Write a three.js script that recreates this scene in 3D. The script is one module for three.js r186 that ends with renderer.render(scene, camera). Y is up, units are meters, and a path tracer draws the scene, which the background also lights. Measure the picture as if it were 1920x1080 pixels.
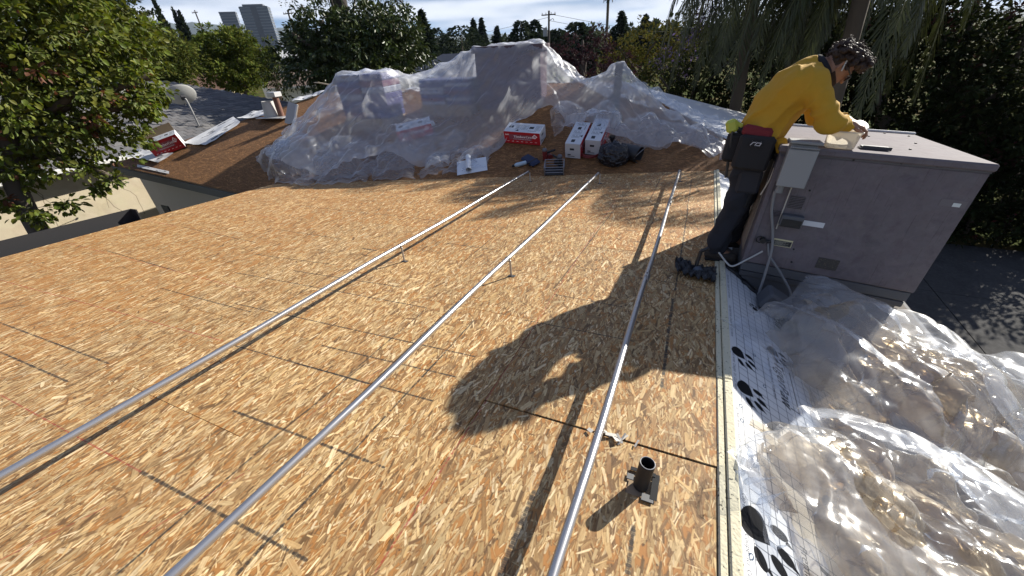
import * as THREE from 'three';
import { mergeGeometries, mergeVertices } from 'three/addons/utils/BufferGeometryUtils.js';

// ---------------------------------------------------------------- camera, sky, sun, exposure
const scene = new THREE.Scene();
const renderer = new THREE.WebGLRenderer({ antialias: true });
renderer.toneMapping = THREE.LinearToneMapping;
renderer.toneMappingExposure = 1.95;
renderer.shadowMap.enabled = true;

const K = 0.93, CAMY = 5.7, F = 720;              // K: metres per survey unit; F: focal length in photo pixels (1920 wide)
const RX = [0.910977, 0.184315, -0.368983], RY = [-0.046967, -0.842423, -0.536765], RZ = [-0.409774, 0.506311, -0.758772];
const EYE = new THREE.Vector3(0, CAMY, 0);
const V3 = (x, y, z) => new THREE.Vector3(x, y, z);
const camera = new THREE.PerspectiveCamera(2 * Math.atan(540 / F) * 180 / Math.PI, 16 / 9, 0.05, 9000);
camera.position.copy(EYE);
camera.quaternion.setFromRotationMatrix(new THREE.Matrix4().makeBasis(V3(RX[0], RY[0], RZ[0]), V3(-RX[1], -RY[1], -RZ[1]), V3(-RX[2], -RY[2], -RZ[2])));
scene.add(camera);

const SUN_AZ = 31.5, SUN_ALT = 26.5, D2R = Math.PI / 180;
const sunDir = V3(Math.sin(SUN_AZ * D2R) * Math.cos(SUN_ALT * D2R), Math.sin(SUN_ALT * D2R), -Math.cos(SUN_AZ * D2R) * Math.cos(SUN_ALT * D2R));
const sun = new THREE.DirectionalLight(new THREE.Color(1, 0.945, 0.85), 5);
sun.position.copy(sunDir).multiplyScalar(60); sun.castShadow = true; sun.shadow.radius = 1; sun.shadow.mapSize.set(4096, 4096);
Object.assign(sun.shadow.camera, { left: -40, right: 40, top: 40, bottom: -40, near: 1, far: 160 });
scene.add(sun, sun.target);

// random and noise
function rng(seed) { let s = seed >>> 0; return () => { s = (s + 0x6D2B79F5) >>> 0; let t = s; t = Math.imul(t ^ (t >>> 15), t | 1); t ^= t + Math.imul(t ^ (t >>> 7), t | 61); return ((t ^ (t >>> 14)) >>> 0) / 4294967296; }; }
function hash3(x, y, z) { let h = Math.imul(x, 374761393) ^ Math.imul(y, 668265263) ^ Math.imul(z, 2147483647 - 1013); h = Math.imul(h ^ (h >>> 13), 1274126177); return ((h ^ (h >>> 16)) >>> 0) / 4294967296; }
function vnoise(x, y, z = 0) {
  const X = Math.floor(x), Y = Math.floor(y), Z = Math.floor(z); let a = x - X, b = y - Y, c = z - Z;
  a = a * a * (3 - 2 * a); b = b * b * (3 - 2 * b); c = c * c * (3 - 2 * c);
  const l = (p, q, t) => p + (q - p) * t;
  return l(l(l(hash3(X, Y, Z), hash3(X + 1, Y, Z), a), l(hash3(X, Y + 1, Z), hash3(X + 1, Y + 1, Z), a), b),
    l(l(hash3(X, Y, Z + 1), hash3(X + 1, Y, Z + 1), a), l(hash3(X, Y + 1, Z + 1), hash3(X + 1, Y + 1, Z + 1), a), b), c);
}
function fbm(x, y, z = 0, o = 4) { let s = 0, a = 0.5, t = 0; for (let i = 0; i < o; i++) { s += a * vnoise(x, y, z); t += a; a *= 0.5; x = x * 2.03 + 17.1; y = y * 2.03 + 5.7; z = z * 2.03 + 3.3; } return s / t; }
const sstep = (a, b, x) => { const t = Math.min(1, Math.max(0, (x - a) / (b - a))); return t * t * (3 - 2 * t); };

// sky: clear late-afternoon blue with long streaks of thin cloud
{
  const w = 1536, h = 768, d = new Float32Array(w * h * 4), sd = sunDir;
  for (let j = 0; j < h; j++) {
    const el = ((j + 0.5) / h - 0.5) * Math.PI, sy = Math.sin(el), cy = Math.cos(el);
    for (let i = 0; i < w; i++) {
      const az = ((i + 0.5) / w - 0.5) * 2 * Math.PI, x = Math.cos(az) * cy, z = Math.sin(az) * cy;
      const up = Math.max(sy, 0), t = Math.pow(1 - up, 9);
      let r = 0.028 + 0.17 * t, g = 0.062 + 0.25 * t, b = 0.16 + 0.29 * t;
      const sc = Math.max(0, x * sd.x + sy * sd.y + z * sd.z), gl = 0.2 * Math.pow(sc, 8);
      r += gl; g += gl * 0.92; b += gl * 0.78;
      const k = 1 / (up + 0.09);
      const n = fbm(x * k * 0.55 + 3, z * k * 0.55 + 9, up * 9, 5) * 0.6 + fbm(x * 3.1 + 2, up * 46, z * 3.1, 4) * 0.4;
      let c = sstep(0.37, 0.55, n) * 0.92 * (1 - 0.8 * sstep(0.1, 0.42, up));
      const cb = 0.47 + 0.16 * fbm(x * 4 + 7, up * 70, z * 4, 3) + gl * 0.6;
      r += (cb * 0.93 - r) * c; g += (cb * 0.97 - g) * c; b += (cb * 1.05 - b) * c;
      if (sy < 0) { const q = sstep(0, -0.05, sy); r += (0.06 - r) * q; g += (0.06 - g) * q; b += (0.055 - b) * q; }
      const o = (j * w + i) * 4; d[o] = r; d[o + 1] = g; d[o + 2] = b; d[o + 3] = 1;
    }
  }
  const tx = new THREE.DataTexture(d, w, h, THREE.RGBAFormat, THREE.FloatType);
  tx.mapping = THREE.EquirectangularReflectionMapping; tx.magFilter = tx.minFilter = THREE.LinearFilter; tx.needsUpdate = true;
  scene.background = tx; scene.environment = tx;
}

// ---------------------------------------------------------------- frames and helpers
// a photo pixel gives a direction only; distance comes from the surface that it meets
const dirOf = (px, py) => { const c = [px - 960, py - 540, F], dot = (r) => r[0] * c[0] + r[1] * c[1] + r[2] * c[2]; return V3(dot(RX), dot(RY), dot(RZ)).normalize(); };
const at = (px, py, dist) => { const d = dirOf(px, py), h = Math.hypot(d.x, d.z); return EYE.clone().addScaledVector(d, dist / h); };   // dist: metres along the ground
const atPlane = (px, py, p, n) => { const d = dirOf(px, py); return EYE.clone().addScaledVector(d, p.clone().sub(EYE).dot(n) / d.dot(n)); };
const wp = (x, y, z) => V3(x * K, CAMY + (y - 5) * K, z * K);                                                                             // survey frame (eye at y 5)
const UDIR = V3(0, -0.05787, -0.99832).normalize(), NDIR = V3(-0.04998, 0.99708, -0.0578).normalize(), RDIR = V3().crossVectors(UDIR, NDIR).normalize();
const deckQ = new THREE.Quaternion().setFromRotationMatrix(new THREE.Matrix4().makeBasis(RDIR, NDIR, UDIR.clone().negate()));
const L = (v, h, u) => EYE.clone().addScaledVector(RDIR, v * K).addScaledVector(NDIR, (h - 1.75) * K).addScaledVector(UDIR, u * K);       // deck frame: v right, h up, u away
const deckAt = (px, py, h = 0) => { const p = atPlane(px, py, L(0, h, 0), NDIR).sub(EYE); return [p.dot(RDIR) / K, p.dot(UDIR) / K]; };   // -> [v, u]

const taken = new Map();
function numbered(n) { const k = taken.get(n) || 0; taken.set(n, k + 1); return k ? n + '_' + String(k).padStart(3, '0') : n; }
function mesh(name, geo, mat, parent, pos, quat) {
  const m = new THREE.Mesh(geo, mat); m.name = name; if (pos) m.position.copy(pos); if (quat) m.quaternion.copy(quat);
  if (parent) parent.add(m); return m;
}
function info(o, label, category, group, kind) { o.userData.label = label; o.userData.category = category; if (group) o.userData.group = group; if (kind) o.userData.kind = kind; return o; }
function thing(name, label, category, pos, quat, group) {
  const o = new THREE.Group(); o.name = numbered(name); if (pos) o.position.copy(pos); if (quat) o.quaternion.copy(quat);
  scene.add(o); return info(o, label, category, group);
}
function structure(name, geo, mat, label) { const m = mesh(numbered(name), geo, mat, scene); m.userData.kind = 'structure'; if (label) m.userData.label = label; return m; }

// uv in metres from the face's own main direction
function metric(geo, s = 1) {
  const g = geo.index ? geo.toNonIndexed() : geo; g.computeVertexNormals();
  const p = g.attributes.position, n = p.count, uv = new Float32Array(n * 2), a = V3(), b = V3(), c = V3(), e = V3(), f = V3();
  for (let i = 0; i < n; i += 3) {
    a.fromBufferAttribute(p, i); b.fromBufferAttribute(p, i + 1); c.fromBufferAttribute(p, i + 2);
    e.subVectors(b, a).cross(f.subVectors(c, a)); const X = Math.abs(e.x), Y = Math.abs(e.y), Z = Math.abs(e.z);
    for (let k = 0; k < 3; k++) { const q = [a, b, c][k]; let u, v; if (Y >= X && Y >= Z) { u = q.x; v = -q.z; } else if (X >= Z) { u = -q.z; v = q.y; } else { u = q.x; v = q.y; } uv[(i + k) * 2] = u * s; uv[(i + k) * 2 + 1] = v * s; }
  }
  g.setAttribute('uv', new THREE.BufferAttribute(uv, 2)); return g;
}
// box with chamfered edges, centred at (cx, cy, cz)
function cbox(w, h, d, c = 0.004, cx = 0, cy = 0, cz = 0) {
  const X = w / 2, Y = h / 2, Z = d / 2, P = [], q = (a, b, e, f) => P.push(...a, ...b, ...e, ...a, ...e, ...f); c = Math.min(c, X * 0.9, Y * 0.9, Z * 0.9);
  for (const s of [-1, 1]) {
    const o = (a, b, e, f) => s > 0 ? q(a, b, e, f) : q(f, e, b, a);
    o([s * X, -Y + c, Z - c], [s * X, -Y + c, -Z + c], [s * X, Y - c, -Z + c], [s * X, Y - c, Z - c]);
    o([-X + c, s * Y, Z - c], [X - c, s * Y, Z - c], [X - c, s * Y, -Z + c], [-X + c, s * Y, -Z + c]);
    o([-X + c, -Y + c, s * Z], [X - c, -Y + c, s * Z], [X - c, Y - c, s * Z], [-X + c, Y - c, s * Z]);
    for (const t of [-1, 1]) {
      const r = (a, b, e, f) => s * t > 0 ? q(a, b, e, f) : q(f, e, b, a);
      r([s * X, t * (Y - c), Z - c], [s * X, t * (Y - c), -Z + c], [s * (X - c), t * Y, -Z + c], [s * (X - c), t * Y, Z - c]);
      r([s * (X - c), -Y + c, t * Z], [s * X, -Y + c, t * (Z - c)], [s * X, Y - c, t * (Z - c)], [s * (X - c), Y - c, t * Z]);
      r([-X + c, t * (Y - c), s * Z], [X - c, t * (Y - c), s * Z], [X - c, t * Y, s * (Z - c)], [-X + c, t * Y, s * (Z - c)]);
      for (const k of [-1, 1]) { const A = [s * X, t * (Y - c), k * (Z - c)], B = [s * (X - c), t * Y, k * (Z - c)], Q = [s * (X - c), t * (Y - c), k * Z]; s * t * k > 0 ? P.push(...A, ...B, ...Q) : P.push(...A, ...Q, ...B); }
    }
  }
  const g = new THREE.BufferGeometry(); g.setAttribute('position', new THREE.Float32BufferAttribute(P, 3)); g.translate(cx, cy, cz); return metric(g);
}
// prism over a polygon of [x, z] points (any order), from y0 to y1
function prism(poly, y0, y1, uvFn) {
  let A = 0; for (let i = 0; i < poly.length; i++) { const [x, z] = poly[i], [X, Z] = poly[(i + 1) % poly.length]; A += x * Z - X * z; }
  const pts = A > 0 ? poly.slice().reverse() : poly, P = [], n = pts.length;
  for (let i = 1; i < n - 1; i++) { P.push(pts[0][0], y1, pts[0][1], pts[i][0], y1, pts[i][1], pts[i + 1][0], y1, pts[i + 1][1]); P.push(pts[0][0], y0, pts[0][1], pts[i + 1][0], y0, pts[i + 1][1], pts[i][0], y0, pts[i][1]); }
  for (let i = 0; i < n; i++) { const [x, z] = pts[i], [X, Z] = pts[(i + 1) % n]; P.push(x, y1, z, x, y0, z, X, y0, Z, x, y1, z, X, y0, Z, X, y1, Z); }
  const g = new THREE.BufferGeometry(); g.setAttribute('position', new THREE.Float32BufferAttribute(P, 3)); metric(g);
  if (uvFn) { const p = g.attributes.position, u = g.attributes.uv; for (let i = 0; i < p.count; i++) u.setXY(i, ...uvFn(p.getX(i), p.getZ(i))); }
  return g;
}
// polygon clipped to a x + b z <= c
function clip(poly, a, b, c) {
  const out = []; for (let i = 0; i < poly.length; i++) { const p = poly[i], q = poly[(i + 1) % poly.length], d = a * p[0] + b * p[1] - c, e = a * q[0] + b * q[1] - c; if (d <= 0) out.push(p); if (d * e < 0) { const t = d / (d - e); out.push([p[0] + (q[0] - p[0]) * t, p[1] + (q[1] - p[1]) * t]); } } return out;
}
function clipTo(poly, convex) {   // convex polygon, any winding
  let A = 0; for (let i = 0; i < convex.length; i++) { const [x, z] = convex[i], [X, Z] = convex[(i + 1) % convex.length]; A += x * Z - X * z; }
  let out = poly; for (let i = 0; i < convex.length && out.length; i++) { const [x, z] = convex[i], [X, Z] = convex[(i + 1) % convex.length], s = A > 0 ? 1 : -1, a = s * (Z - z), b = -s * (X - x); out = clip(out, a, b, a * x + b * z); } return out;
}
function tube(pts, r, seg = 8, n = 0, closed = false) { const c = new THREE.CatmullRomCurve3(pts, closed, 'catmullrom', 0.4); return new THREE.TubeGeometry(c, n || Math.max(2, pts.length * 5), r, seg, closed); }
function bar(a, b, r0, r1 = r0, seg = 10, open = false) {
  const d = b.clone().sub(a), g = new THREE.CylinderGeometry(r1, r0, d.length(), seg, 1, open); g.translate(0, d.length() / 2, 0);
  g.applyQuaternion(new THREE.Quaternion().setFromUnitVectors(V3(0, 1, 0), d.normalize())); g.translate(a.x, a.y, a.z); return g;
}
const plain = (g) => { const q = g.index ? g.toNonIndexed() : g; for (const k of Object.keys(q.attributes)) if (!['position', 'normal', 'uv'].includes(k)) q.deleteAttribute(k); return q; };
const join = (list) => mergeGeometries(list.map(plain));

// materials
const lin = (r, g, b) => new THREE.Color().setRGB(r, g, b);
const std = (c, rough = 0.8, o = {}) => new THREE.MeshStandardMaterial({ color: Array.isArray(c) ? lin(...c) : c, roughness: rough, ...o });
const phys = (c, rough = 0.5, o = {}) => new THREE.MeshPhysicalMaterial({ color: Array.isArray(c) ? lin(...c) : c, roughness: rough, ...o });
function canvas(w, h, draw) { const c = document.createElement('canvas'); c.width = w; c.height = h; const g = c.getContext('2d'); draw(g, w, h); return c; }
function cmap(c, o = {}) { const t = new THREE.CanvasTexture(c); t.colorSpace = THREE.SRGBColorSpace; t.magFilter = THREE.LinearFilter; t.anisotropy = 8; if (o.wrap) { t.wrapS = t.wrapT = THREE.RepeatWrapping; if (o.rep) t.repeat.set(...o.rep); } return t; }
function dtex(n, fn, srgb, rep) {   // tiling data texture, fn(u, v) in 0..1 -> [r, g, b] or grey in 0..1
  const d = new Uint8Array(n * n * 4); for (let j = 0; j < n; j++) for (let i = 0; i < n; i++) { const q = fn(i / n, j / n), o = (j * n + i) * 4; const c = Array.isArray(q) ? q : [q, q, q]; for (let k = 0; k < 3; k++) d[o + k] = Math.max(0, Math.min(255, c[k] * 255)); d[o + 3] = 255; }
  const t = new THREE.DataTexture(d, n, n); if (srgb) t.colorSpace = THREE.SRGBColorSpace; t.magFilter = t.minFilter = THREE.LinearFilter; t.wrapS = t.wrapT = THREE.RepeatWrapping; if (rep) t.repeat.set(rep, rep); t.needsUpdate = true; return t;
}
const tileNoise = (u, v, f, seed = 0, o = 4) => { const w = (x) => x, a = w(u), b = w(v); const n = (x, y) => fbm(x * f + seed, y * f + seed * 0.37, seed, o); return n(a, b) * (1 - a) * (1 - b) + n(a - 1, b) * a * (1 - b) + n(a, b - 1) * (1 - a) * b + n(a - 1, b - 1) * a * b; };
const bumpFine = dtex(256, (u, v) => tileNoise(u, v, 60, 3, 3), false, 2);
const bumpCoarse = dtex(256, (u, v) => tileNoise(u, v, 14, 8, 5), false, 1);
function tinted(c, amt, f = 10, seed = 1, rep = 0.5, o = 5) { return dtex(256, (u, v) => { const n = (tileNoise(u, v, f, seed, o) - 0.5) * 2 * amt; return [c[0] * (1 + n), c[1] * (1 + n), c[2] * (1 + n * 0.9)]; }, true, rep); }
// ---------------------------------------------------------------- ground and hills
{
  const tx = dtex(512, (u, v) => { const n = tileNoise(u, v, 9, 4, 5), k = tileNoise(u, v, 70, 6, 3); const m = sstep(0.42, 0.58, n); return [0.24 + 0.1 * m + 0.1 * k, 0.27 + 0.02 * m + 0.1 * k, 0.13 + 0.06 * m + 0.06 * k]; }, true, 0.08);
  const g = new THREE.PlaneGeometry(9000, 9000, 60, 60); g.rotateX(-Math.PI / 2);
  const uv = g.attributes.uv; for (let i = 0; i < uv.count; i++) uv.setXY(i, uv.getX(i) * 9000, uv.getY(i) * 9000);
  structure('ground', g, phys([0.75, 0.8, 0.75], 1, { map: tx, specularIntensity: 0.05 }), 'dry grass and bare earth between the houses');
}
// concrete driveway beside the house, with two sawn joints left open between its slabs
{
  const tx = dtex(256, (u, v) => { const n = tileNoise(u, v, 8, 11, 5), k = tileNoise(u, v, 80, 12, 2); const q = 0.27 + 0.1 * (n - 0.5) + 0.1 * (k - 0.5); return [q, q * 0.99, q * 0.98]; }, true, 0.3);
  const m = phys([1, 1, 1], 0.95, { map: tx, bumpMap: bumpFine, bumpScale: 0.002, specularIntensity: 0.3 });
  const base = structure('driveway', prism([[2.9, 6], [13.5, 6], [13.5, -14.72], [2.9, -14.72]], 0.004, 0.03, null), std([0.05, 0.05, 0.05], 0.95), 'pale concrete driveway beside the house');
  const xs = [2.92, 6.0, 9.1, 13.4], zs = [5.9, 2.4, -1.1, -4.6, -8.1, -11.4, -14.7];
  for (let i = 0; i < 3; i++) for (let j = 0; j < 6; j++) mesh('slab', prism([[xs[i] + 0.01, zs[j] - 0.01], [xs[i + 1] - 0.01, zs[j] - 0.01], [xs[i + 1] - 0.01, zs[j + 1] + 0.01], [xs[i] + 0.01, zs[j + 1] + 0.01]], 0.034, 0.06), m, base);
}
function ridge(name, label, dist, hFn, col, az0, az1, depth) {
  const n = 220, rows = 12, P = [], I = [], cols = []; const r0 = rng(dist | 0);
  for (let j = 0; j <= rows; j++) for (let i = 0; i <= n; i++) {
    const az = (az0 + (az1 - az0) * i / n) * D2R, t = j / rows, d = dist + depth * t, h = hFn(az / D2R) * Math.sin(Math.min(1, t * 1.25) * Math.PI * 0.5) + (fbm(az * 60, t * 7, 2, 4) - 0.5) * 26 * t * (dist / 3000) + (r0() - 0.5) * 5 * t * (dist / 3000);
    P.push(Math.sin(az) * d, h - 2, -Math.cos(az) * d); const q = 0.7 + 0.6 * fbm(az * 200, t * 24, 5, 4); cols.push(col[0] * q, col[1] * q, col[2] * q);
  }
  for (let j = 0; j < rows; j++) for (let i = 0; i < n; i++) { const a = j * (n + 1) + i, b = a + 1, c = a + n + 1, d = c + 1; I.push(a, b, d, a, d, c); }
  const g = new THREE.BufferGeometry(); g.setAttribute('position', new THREE.Float32BufferAttribute(P, 3)); g.setAttribute('color', new THREE.Float32BufferAttribute(cols, 3)); g.setIndex(I); g.computeVertexNormals();
  structure(name, g, std([1, 1, 1], 1, { vertexColors: true }), label);
}
const crest = (pts) => (a) => { for (let i = 0; i < pts.length - 1; i++) if (a <= pts[i + 1][0]) { const t = Math.max(0, (a - pts[i][0]) / (pts[i + 1][0] - pts[i][0])); return pts[i][1] + (pts[i + 1][1] - pts[i][1]) * t * t * (3 - 2 * t) + 7 * Math.sin(a * 1.7) + 5 * Math.sin(a * 3.1 + 1); } return pts[pts.length - 1][1]; };
ridge('hill', 'long wooded ridge of hills behind the town', 2600, crest([[-88, 210], [-64, 215], [-57, 188], [-48, 146], [-40, 112], [-33, 78], [-24, 40], [-10, 22], [32, 20]]), [0.055, 0.07, 0.06], -88, 32, 900);
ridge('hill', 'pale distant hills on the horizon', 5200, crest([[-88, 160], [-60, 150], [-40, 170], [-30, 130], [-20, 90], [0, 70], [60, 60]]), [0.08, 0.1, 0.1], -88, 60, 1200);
scene.fog = new THREE.FogExp2(0xb4c8e4, 0.00007);

// ---------------------------------------------------------------- strand board
function osb(seed, w, h, mw, mh, look = {}, extra) {
  const r = rng(seed), { pal = [[198, 167, 116], [181, 149, 99], [210, 183, 135], [161, 127, 82], [190, 157, 107], [138, 104, 64], [174, 141, 94], [224, 200, 157], [146, 111, 68], [108, 80, 48], [202, 173, 124]], spread = 0.42, back = '#a06f3a', tone = 1 } = look;
  return canvas(w, h, (g) => {
    g.fillStyle = back; g.fillRect(0, 0, w, h); const sx = w / mw, sy = h / mh, n = Math.round(mw * mh / 0.0008 * 3.0 * (look.few || 1));
    for (let i = 0; i < n; i++) {
      const kind = r(), big = kind < 0.09, sliver = kind > 0.62, len = (big ? 0.07 + 0.08 * r() : sliver ? 0.015 + 0.05 * r() : 0.03 + 0.06 * r()) * sx, wid = (big ? 0.012 + 0.02 * r() : sliver ? 0.0018 + 0.0036 * r() : 0.004 + 0.01 * r()) * sy, c = pal[Math.floor(r() * pal.length)], j = (0.88 + 0.24 * r()) * tone;
      const a = (r() + r() + r() - 1.5) * spread * 1.4 + (r() < 0.16 ? (r() - 0.5) * 2.8 : 0), l = len, q = wid;
      g.save(); g.translate(r() * w, r() * h); g.rotate(a);
      g.fillStyle = `rgba(66,40,16,${0.12 + 0.22 * r()})`; g.fillRect(-l / 2 + 0.8, -q / 2 + 1, l, q);
      g.fillStyle = `rgba(${c[0] * j | 0},${c[1] * j | 0},${c[2] * j | 0},${big ? 0.86 : 0.96})`;
      g.beginPath(); g.moveTo(-l / 2 + r() * l * 0.2, -q / 2); g.lineTo(0, -q / 2 + q * 0.12 * r()); g.lineTo(l / 2 - r() * l * 0.25, -q / 2 + q * 0.25 * r()); g.lineTo(l / 2, q * (r() - 0.5) * 0.8); g.lineTo(l / 2 - r() * l * 0.2, q / 2); g.lineTo(-l * 0.1, q / 2 - q * 0.1 * r()); g.lineTo(-l / 2 + r() * l * 0.2, q / 2 - q * 0.3 * r()); g.lineTo(-l / 2, q * (r() - 0.5) * 0.7); g.closePath(); g.fill();
      const k = sliver ? 0 : 1 + Math.floor(q / 2.4); for (let s = 0; s < k; s++) { const y = (r() - 0.5) * q * 0.85; g.fillStyle = r() < 0.6 ? `rgba(92,58,24,${0.1 + 0.18 * r()})` : `rgba(246,222,172,${0.1 + 0.2 * r()})`; g.fillRect(-l * 0.45 * r(), y, l * (0.3 + 0.4 * r()), 0.5 + 0.5 * r()); }
      g.restore();
    }
    for (let i = 0; i < n * 0.05; i++) { g.fillStyle = `rgba(48,26,10,${0.25 + 0.4 * r()})`; g.fillRect(r() * w, r() * h, 1 + 3 * r(), 0.7 + 1.2 * r()); }
    if (extra) extra(g, w, h, r);
  });
}
const osbBump = dtex(256, (u, v) => tileNoise(u, v, 40, 21, 3), false, 3);

// ---------------------------------------------------------------- the house being re-roofed
const house = thing('house', 'low stucco house with bare strand board roof, half stripped for re-roofing', 'house', V3(0, 0, 0));
const farU = (v) => 8.33 + 0.2516 * (v - 0.32);
const V_L = -9.05, V_R = 0.3;
const deckSlab = mesh('roof_deck', prism([[V_L * K, 3 * K], [V_R * K, 3 * K], [V_R * K, -farU(V_R) * K], [V_L * K, -farU(V_L) * K]], -0.16, -0.016), std([0.3, 0.22, 0.14], 0.9), house, L(0, 0, 0), deckQ);
deckSlab.userData.label = 'flat deck of new strand board sheets marked with chalk and marker lines';
// marks drawn on the boards: [u0, v0, u1, v1, width in m, kind]
const marks = [];
const mark = (x0, y0, x1, y1, wd, kind) => { const a = deckAt(x0, y0), b = deckAt(x1, y1); marks.push([a[1], a[0], b[1], b[0], wd, kind]); };
for (const q of [[265, 885, 578, 1052, 0.017], [437, 770, 722, 877, 0.016], [604, 648, 856, 707, 0.014], [555, 681, 812, 752, 0.013], [0, 605, 205, 682, 0.016], [0, 660, 128, 716, 0.016], [440, 569, 892, 669, 0.013], [440, 648, 693, 720, 0.013], [553, 508, 748, 538, 0.012],
  [440, 511, 800, 577, 0.012], [478, 477, 632, 497, 0.011], [988, 391, 1140, 402, 0.014], [1180, 452, 1318, 462, 0.012], [1040, 552, 1170, 576, 0.01], [985, 600, 1190, 640, 0.009], [1080, 500, 1330, 542, 0.008], [680, 466, 706, 470, 0.03], [300, 540, 470, 585, 0.012],
  [200, 470, 330, 508, 0.012], [340, 425, 480, 455, 0.012], [520, 430, 640, 448, 0.011], [700, 400, 830, 415, 0.012], [830, 455, 940, 470, 0.011], [560, 385, 690, 400, 0.012]]) mark(...q, 'black');
for (const q of [[816, 680, 655, 854, 0.014], [655, 854, 505, 1010, 0.017], [505, 1010, 442, 1080, 0.02], [687, 680, 531, 806, 0.012], [531, 806, 420, 902, 0.013], [420, 902, 215, 1080, 0.013], [800, 578, 642, 713, 0.011], [892, 597, 783, 717, 0.012], [1290, 392, 1266, 545, 0.016], [1262, 560, 1240, 728, 0.022],
  [1238, 335, 1216, 380, 0.012], [1298, 330, 1288, 395, 0.01], [1100, 355, 960, 470, 0.012], [1002, 920, 935, 1080, 0.026], [1188, 985, 1176, 1080, 0.02], [985, 380, 860, 450, 0.01], [1150, 395, 1040, 540, 0.01], [700, 470, 520, 575, 0.011], [930, 440, 870, 490, 0.011], [600, 560, 330, 720, 0.009], [330, 560, 120, 655, 0.01]]) mark(...q, 'black');
for (const q of [[1160, 365, 905, 760, 0.007], [905, 760, 700, 1076, 0.008], [0, 525, 420, 640, 0.009], [0, 740, 265, 885, 0.008], [125, 455, 470, 545, 0.008], [0, 1050, 200, 950, 0.005], [380, 385, 520, 410, 0.01], [265, 410, 330, 425, 0.01], [255, 1010, 470, 880, 0.005], [560, 790, 800, 640, 0.004]]) mark(...q, 'red');
function drawMarks(g, W, H, r, u0, u1, v0, v1) {
  const X = (u) => (u - u0) / (u1 - u0) * W, Y = (v) => (1 - (v - v0) / (v1 - v0)) * H, pm = W / ((u1 - u0) * K);
  for (const [a, b, c, d, wd, kind] of marks) {
    if (Math.max(a, c) < u0 - 0.1 || Math.min(a, c) > u1 + 0.1 || Math.max(b, d) < v0 - 0.1 || Math.min(b, d) > v1 + 0.1) { r(); continue; }
    const len = Math.hypot(c - a, d - b) * K, n = Math.ceil(len * 120); let wob = 0;
    for (let i = 0; i < n; i++) {
      const t = i / n; wob += (r() - 0.5) * 0.3; wob *= 0.96; const x = X(a + (c - a) * t), y = Y(b + (d - b) * t) + wob * 1.2;
      const al = kind === 'red' ? 0.2 + 0.35 * r() : 0.25 + 0.45 * r(), s = wd * pm * (0.55 + 0.5 * r()); if (r() < (kind === 'red' ? 0.2 : 0.1)) continue;
      g.fillStyle = kind === 'red' ? `rgba(140,40,34,${al})` : `rgba(30,27,25,${al})`; g.beginPath(); g.ellipse(x, y, Math.max(1.6, pm * 0.007), s / 2 + 0.5, Math.atan2((Y(d) - Y(b)), X(c) - X(a)), 0, 6.3); g.fill();
      if (kind === 'black' && r() < 0.3) { g.fillStyle = `rgba(50,44,38,${0.12 + 0.15 * r()})`; g.fillRect(x + (r() - 0.5) * 8, y + (r() - 0.5) * wd * pm * 2.4, 2 + 3 * r(), 1 + 2 * r()); }
    }
  }
}
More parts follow.
